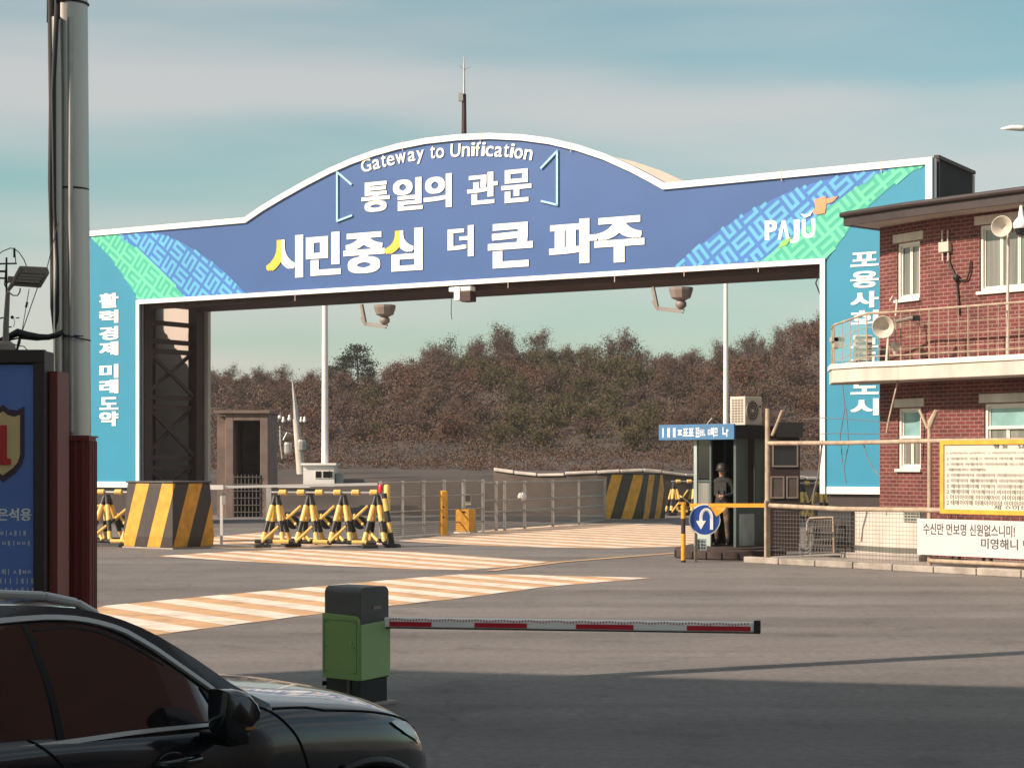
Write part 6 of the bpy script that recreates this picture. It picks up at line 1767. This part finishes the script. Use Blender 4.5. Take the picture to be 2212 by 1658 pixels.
m.f.append(list(range(n))); m.m.append(0); m.f.append([(len(rows_)-1)*n+k for k in reversed(range(n))]); m.m.append(0)
BODY = m; m.build('body', car_paint, car, local=True, smooth=R(35.))
# wheels with arches
for ax_, ay_ in ((.86,.0),(-2.05,.0),(.86,WID),(-2.05,WID)):
    sg_ = 1 if ay_ == 0 else -1
    MT = Matrix.Translation((ax_, ay_+sg_*.02, .355)) @ Matrix.Rotation(R(-90)*sg_,4,'X')
    m = MB(); m.lathe([(.23,.0),(.33,.0),(.355,.03),(.355,.19),(.33,.22),(.23,.22)], 32, MT, caps=False); wh = m.build('wheel', tyre_m, car, local=True, smooth=R(40.))
    m = MB(); m.lathe([(.235,.01),(.215,.03),(.20,.09),(.0,.09)], 28, MT, caps=False)
    for k in range(5):
        w = k*2*math.pi/5; m.tube([MT @ Vector((.04*math.cos(w),.04*math.sin(w),.05)), MT @ Vector((.21*math.cos(w),.21*math.sin(w),.03))], .03, n=6)
    m.build('rim', rim_m, wh, local=True)
    m = MB(); m.tube([(ax_+.455*math.cos(w), ay_+sg_*.006, .36+.455*math.sin(w)) for w in [R(k*7.5-10) for k in range(27)]], .024, n=8); m.build('wheel_arch', car_black, car, local=True, smooth=True)
    m = MB(); m.lathe([(.44,.0),(.44,.30),(.0,.30)], 24, Matrix.Translation((ax_, ay_+sg_*.03, .36)) @ Matrix.Rotation(R(-90)*sg_,4,'X'), caps=False); m.build('arch_liner', car_gap, car, local=True)
# cabin shell
K_top = [(-3.35,1.16),(-3.2,1.34),(-2.9,1.51),(-2.4,1.58),(-1.6,1.61),(-.9,1.602),(-.46,1.555),(-.23,1.475),(.0,1.34),(.2,1.20),(.36,1.115)]
def cab_ring(a):
    zt_ = interp(K_top, a); zb_ = interp(K_ze, a)-.05
    f = max(0, (zt_-1.08)/.52); be = .075+.165*f
    key = [(.075,zb_),(.075+.082*f,(1.08+zt_)/2),(be,zt_),(be+.10,zt_+.012),(be+.3,zt_+.016),(WID/2,zt_+.018)]
    return key
cs2 = [-3.35+k*.08 for k in range(46)]+[.33,.36]
m = MB(); rr_ = []
for a_ in cs2:
    kk = cab_ring(a_); rr_.append([(a_,b_,z_) for b_,z_ in kk]+[(a_,WID-b_,z_) for b_,z_ in reversed(kk[:-1])])
n = len(rr_[0])
for r2 in rr_: m.v += [Vector(p) for p in r2]
ws = MB(); ws.v = m.v
for i in range(len(rr_)-1):
    for k in range(n-1):
        q = [i*n+k, i*n+k+1, (i+1)*n+k+1, (i+1)*n+k]
        if cs2[i] > -.50 and 3 <= k < n-4: ws.f.append(q); ws.m.append(0)
        else: m.f.append(q); m.m.append(0)
m.f.append(list(range(n))); m.m.append(0)
m.build('cabin', car_paint, car, local=True, smooth=R(35.)); ws.build('windscreen', car_glass, car, local=True, smooth=R(35.))
# flat side glass: the plane leaning in above the belt line
SN = (CL*-.52 + Vector((0,0,.165))).normalized()
def side(x, y, off=0.0):
    d = Vector(((x-CX)/FPX, 1.0, -(y-HY)/FPX)); P0 = CM + CL*.075 + Vector((0,0,1.08))
    o_ = Vector((0,0,CAM_H)); t = (P0-o_).dot(SN)/d.dot(SN); P = o_+d*t + SN*off - CM
    return Vector((P.dot(CF), P.dot(CL), P.z))
SNl = Vector((SN.dot(CF), SN.dot(CL), SN.z))
def side_poly(pts, o0, o1, name, mt, par=car):
    m = MB(); m.prism([side(*p, o0) for p in pts], SNl*(o1-o0)); return m.build(name, mt, par, local=True)
side_poly([(0-60,1356),(18,1352),(46,1350),(64,1394),(86,1450),(104,1520),(118,1590),(120,1603),(40,1613),(-60,1627)], -.02, .012, 'side_window', car_glass)
side_poly([(50,1350),(100,1346),(160,1347),(206,1356),(252,1374),(300,1400),(345,1428),(395,1462),(428,1488),(452,1518),(462,1556),(350,1573),(262,1583),(137,1601),(128,1575),(112,1505),(92,1436),(68,1380)], -.02, .013, 'side_window', car_glass)
side_poly([(43,1349),(52,1349),(72,1390),(94,1440),(115,1508),(131,1578),(136,1602),(120,1604),(116,1580),(102,1512),(83,1448),(62,1392)], -.02, .018, 'door_pillar', car_black)
def strip(pts, w0, w1, name, mt, o0=.004, o1=.024):
    q = [side(*p) for p in pts]; m = MB(); nl = len(q); lo, hi = [], []
    for i in range(nl):
        t = (q[min(i+1,nl-1)]-q[max(i-1,0)]).normalized(); b_ = SNl.cross(t).normalized()*lerp(w0,w1,i/(nl-1))/2
        lo.append(q[i]-b_); hi.append(q[i]+b_)
    for i in range(nl-1):
        m.prism([lo[i]+SNl*o0, lo[i+1]+SNl*o0, hi[i+1]+SNl*o0, hi[i]+SNl*o0], SNl*(o1-o0))
    return m.build(name, mt, car, local=True)
strip([(-60,1349),(0,1342),(44,1338),(88,1335),(122,1335),(154,1337),(184,1341),(211,1347),(240,1355),(268,1366),(300,1384),(330,1402),(362,1424),(395,1447),(425,1468),(450,1486),(470,1503)], .021, .015, 'window_trim', car_trim)
strip([(-60,1634),(0,1625),(60,1616),(123,1607),(190,1597),(264,1586),(330,1578),(400,1571),(440,1567),(472,1564)], .024, .013, 'window_trim', car_trim)
strip([(68,1362),(150,1354),(200,1363),(250,1381),(300,1407),(350,1438)], .010, .006, 'glass_seal', car_black, .012, .017)
side_poly([(426,1486),(444,1500),(470,1560),(463,1561),(450,1524)], .010, .022, 'door_frame', car_black)
# roof rail
def place(a_, b_, z_): return Vector((a_, b_, z_))
m = MB(); pts_ = [(-3.0,.30,1.47),(-2.8,.28,1.56),(-2.4,.27,1.625),(-1.6,.265,1.655),(-.9,.26,1.645),(-.66,.262,1.625),(-.50,.268,1.588),(-.40,.275,1.535)]
for p0, p1 in zip(pts_, pts_[1:]): m.bar(p0, Vector(p1)+(Vector(p1)-Vector(p0)).normalized()*.004, .03, .036)
m.build('roof_rail', car_rail, car, local=True, bevel=.012)
m = MB(); pts2 = [(a_, WID-b_, z_) for a_, b_, z_ in pts_]
for p0, p1 in zip(pts2, pts2[1:]): m.bar(p0, p1, .035, .05)
m.build('roof_rail', car_rail, car, local=True)
# door mirror
def body_pt(x, y, b_):
    """point of the vertical plane b = b_ (car frame) at a print position"""
    d = Vector(((x-CX)/FPX, 1.0, -(y-HY)/FPX)); o_ = Vector((0,0,CAM_H)); P0 = CM + CL*b_
    t = (P0-o_).dot(CL)/d.dot(CL); P = o_+d*t-CM
    return Vector((P.dot(CF), b_, P.z))
mo = [(473,1482),(500,1480),(527,1487),(548,1510),(557,1533),(556,1550),(540,1566),(523,1590),(505,1611),(484,1600),(474,1588),(471,1540)]
rings = []
for b_, sc_ in ((-.20,.80),(-.185,.95),(-.15,1.0),(-.08,.97),(-.055,.85)):
    q = [body_pt(x, y, -.15) for x, y in mo]; c_ = sum(q, Vector())/len(q); sc_ *= .90
    rings.append([Vector((c_.x+(p.x-c_.x)*sc_, b_, c_.z+(p.z-c_.z)*sc_)) for p in q])
m = MB(); nn = len(mo); 
for r3 in rings: m.v += r3
for i in range(4):
    for k in range(nn): m.f.append([i*nn+k, i*nn+(k+1) % nn, (i+1)*nn+(k+1) % nn, (i+1)*nn+k]); m.m.append(0)
m.f.append(list(range(nn))); m.f.append([4*nn+k for k in reversed(range(nn))]); m.m += [0,0]
mi = m.build('door_mirror', car_paint, car, local=True, smooth=R(45.))
c_ = sum(rings[2], Vector())/nn
m = MB(); m.obox(c_+Vector((-.06,-.02,-.12)), (.11,0,0), (0,.20,0), (0,0,.05)); m.build('mirror_arm', car_black, mi, local=True, bevel=.01)
m = MB(); m.obox(c_+Vector((.0,-.052,-.055)), (.055,0,0), (0,.01,0), (0,0,.012)); m.build('turn_signal', mat('amber', (.55,.25,.08), rough=.2), mi, local=True)
# shut lines, handle, headlight
def seam(pts, b_, name='shut_line', r_=.0045, mt=None):
    m = MB(); q = [body_pt(x, y, b_) for x, y in pts]; m.tube(q, r_, n=6); return m.build(name, mt or car_gap, car, local=True)
def surf(a_, f):
    """point on the body side at station a, ring index f"""
    h = half_ring(a_); b_, z_ = h[f]; return Vector((a_, b_-.002, z_))
m = MB(); m.tube([surf(.30+.02*k, 20-k) for k in range(0,18)], .005, n=6); m.build('shut_line', car_gap, car, local=True)
m = MB(); m.tube([surf(-.86+.022*k, 19-k) for k in range(0,18)], .005, n=6); m.build('shut_line', car_gap, car, local=True)
m = MB(); m.tube([surf(.36+k*.095, 19 if k < 3 else 18) for k in range(0,11)], .0055, n=6); m.build('shut_line', car_gap, car, local=True)
m = MB(); p0 = body_pt(340,1652,-.012); p1 = body_pt(436,1634,-.012)
m.tube([p0+Vector((0,.02,0)), p0+Vector((.03,-.022,0)), p1+Vector((-.03,-.026,0)), p1+Vector((0,.02,0))], [.014,.017,.017,.014], n=10); m.build('door_handle', car_paint, car, local=True, smooth=True)
m = MB(); m.lathe([(.055,-.004),(.05,.002),(.0,.003)], 20, dirM(body_pt(372,1652,-.004), (0,-1,0)) @ Matrix.Scale(1.5,4,(1,0,0)), caps=False); m.build('handle_recess', car_black, car, local=True)
# headlight patch follows the nose: print outline dropped onto the body skin
from mathutils.bvhtree import BVHTree
bvh = BVHTree.FromPolygons([tuple(v) for v in BODY.v], BODY.f)
Rm = Matrix.Rotation(-CT, 3, 'Z')
def skin(x, y, off):
    d = Rm @ Vector(((x-CX)/FPX, 1.0, -(y-HY)/FPX)); o_ = Rm @ (Vector((0,0,CAM_H)) - CM)
    h = bvh.ray_cast(o_, d.normalized())
    if h[0] is None: return None
    nn_ = h[1] if h[1].dot(d) < 0 else -h[1]
    return h[0] + nn_*off
def skin_patch(rows, name, mt, off):
    m = MB(); g_ = [[skin(x, y, off) for x, y in r_] for r_ in rows]
    for r0, r1 in zip(g_, g_[1:]):
        for k in range(len(r0)-1):
            q = [r0[k], r0[k+1], r1[k+1], r1[k]]
            if all(p is not None for p in q): m.quad(*q)
    if m.f: return m.build(name, mt, car, local=True, smooth=True, fix=False)
top = [(842,1558),(852,1556),(862,1557),(872,1559),(882,1566),(891,1577),(898,1590),(904,1602)]
bot = [(845,1562),(855,1570),(865,1577),(874,1584),(884,1590),(892,1595),(899,1600),(905,1606)]
skin_patch([[(a[0]+(b[0]-a[0])*t, a[1]+(b[1]-a[1])*t) for a, b in zip(top, bot)] for t in (0,.34,.67,1)], 'headlight', car_lens, .010)
m = MB(); G_ = [[Vector((a_, half_ring(a_)[j_][0]-.004, half_ring(a_)[j_][1])) for j_ in (2,5)] for a_ in (1.34,1.40,1.46,1.52,1.57)]
for g0_, g1_ in zip(G_, G_[1:]): m.quad(g0_[0], g1_[0], g1_[1], g0_[1])
m.build('bumper_vent', car_black, car, local=True)
m = MB(); m.bar(surf(1.56,6)+Vector((.03,0,0)), Vector((1.61,WID/2,.5)), .02, .25); m.build('grille', car_black, car, local=True)

# ------------------------------------------------------------------ out of frame: a building set to throw the long shade, plus an added bus and canopy
HB = 14.5
sh = Vector((math.sin(SUN_AZ), math.cos(SUN_AZ)))*(HB/math.tan(SUN_EL))
cA = Vector((-1.75, 19.4)) - sh; dB = Vector((6.25,-1.5)).normalized(); nB = Vector((dB.y, -dB.x))
W2, D2 = 13.0, 17.0
bd = thing('checkpoint_building', 'plain checkpoint building out of frame on the left whose shade covers the near road', 'building', (cA.x+6, cA.y-6, 0))
c4 = [cA, cA+dB*W2, cA+dB*W2+nB*D2, cA+nB*D2]
m = MB(); m.prism([(p.x,p.y,0) for p in c4], (0,0,HB)); m.build('wall', M['concrete'], bd)
for P0, U_, N_, n_w in ((cA, dB, -nB, 4), (cA+dB*W2, nB, dB, 5)):
    for fl_ in range(4):
        for k in range(n_w):
            p = P0 + U_*(1.0+k*3.1) + N_*.01
            m = MB(); m.obox((p.x,p.y,1.1+fl_*3.4), (U_.x*1.9,U_.y*1.9,0), (N_.x*.05,N_.y*.05,0), (0,0,1.6)); m.build('window', M['dark_glass'], bd)
bs = thing('added_bus', 'dark red bus added unseen at the right to redden reflections in the car', 'bus', (4.75,2.0,0))  # unseen bus, added only to redden what the car reflects
bus_red = mat('bus_red', (.24,.085,.07), rough=.35)
m = MB(); m.cbox((4.5,1.9,2.2), (2.5,11.4,3.7), 0, .15); m.build('body', bus_red, bs)
m = MB()
for k in range(6): m.obox((3.22,-3.2+k*1.75,2.0), (.03,0,0), (0,1.5,0), (0,0,.75))
m.build('window_band', M['dark_glass'], bs)
for x_ in (3.5,5.5):
    for y_ in (-1.6,5.2):
        m = MB(); m.lathe([(.3,-.14),(.48,-.14),(.5,-.1),(.5,.1),(.48,.14),(.3,.14)], 24, Matrix.Translation((x_,y_,.5)) @ Matrix.Rotation(R(90),4,'Y')); m.build('wheel', tyre_m, bs)
cy = thing('added_canopy', 'flat grey canopy roof on columns, added unseen overhead to darken the near lanes', 'canopy', (-1, 2, 0))  # unseen roof added to cut skylight on the near road
m = MB(); m.obox((-10.5,-9,5.75), (20,0,0), (0,13.5,0), (0,0,.45)); m.build('roof', M['charcoal'], cy)
for x_ in (-10,8.8):
    for y_ in (-8,3.5):
        m = MB(); m.obox((x_,y_,0), (.4,0,0), (0,.4,0), (0,0,5.69)); m.build('column', M['galv'], cy)
# ------------------------------------------------------------------ thin autumn haze: one closed box of air
m = MB(); m.box((0, 190, 13), (520, 480, 28.2))
hz = kind(m.build('haze', []), 'stuff')
hm = bpy.data.materials.new('haze'); hm.use_nodes = True
hm.node_tree.nodes.remove(hm.node_tree.nodes['Principled BSDF'])
pv = hm.node_tree.nodes.new('ShaderNodeVolumePrincipled')
pv.inputs['Color'].default_value = (.93, .92, .92, 1); pv.inputs['Density'].default_value = 0.00035; pv.inputs['Anisotropy'].default_value = 0.2
hm.node_tree.links.new(pv.outputs['Volume'], hm.node_tree.nodes['Material Output'].inputs['Volume'])
hz.data.materials.append(hm)
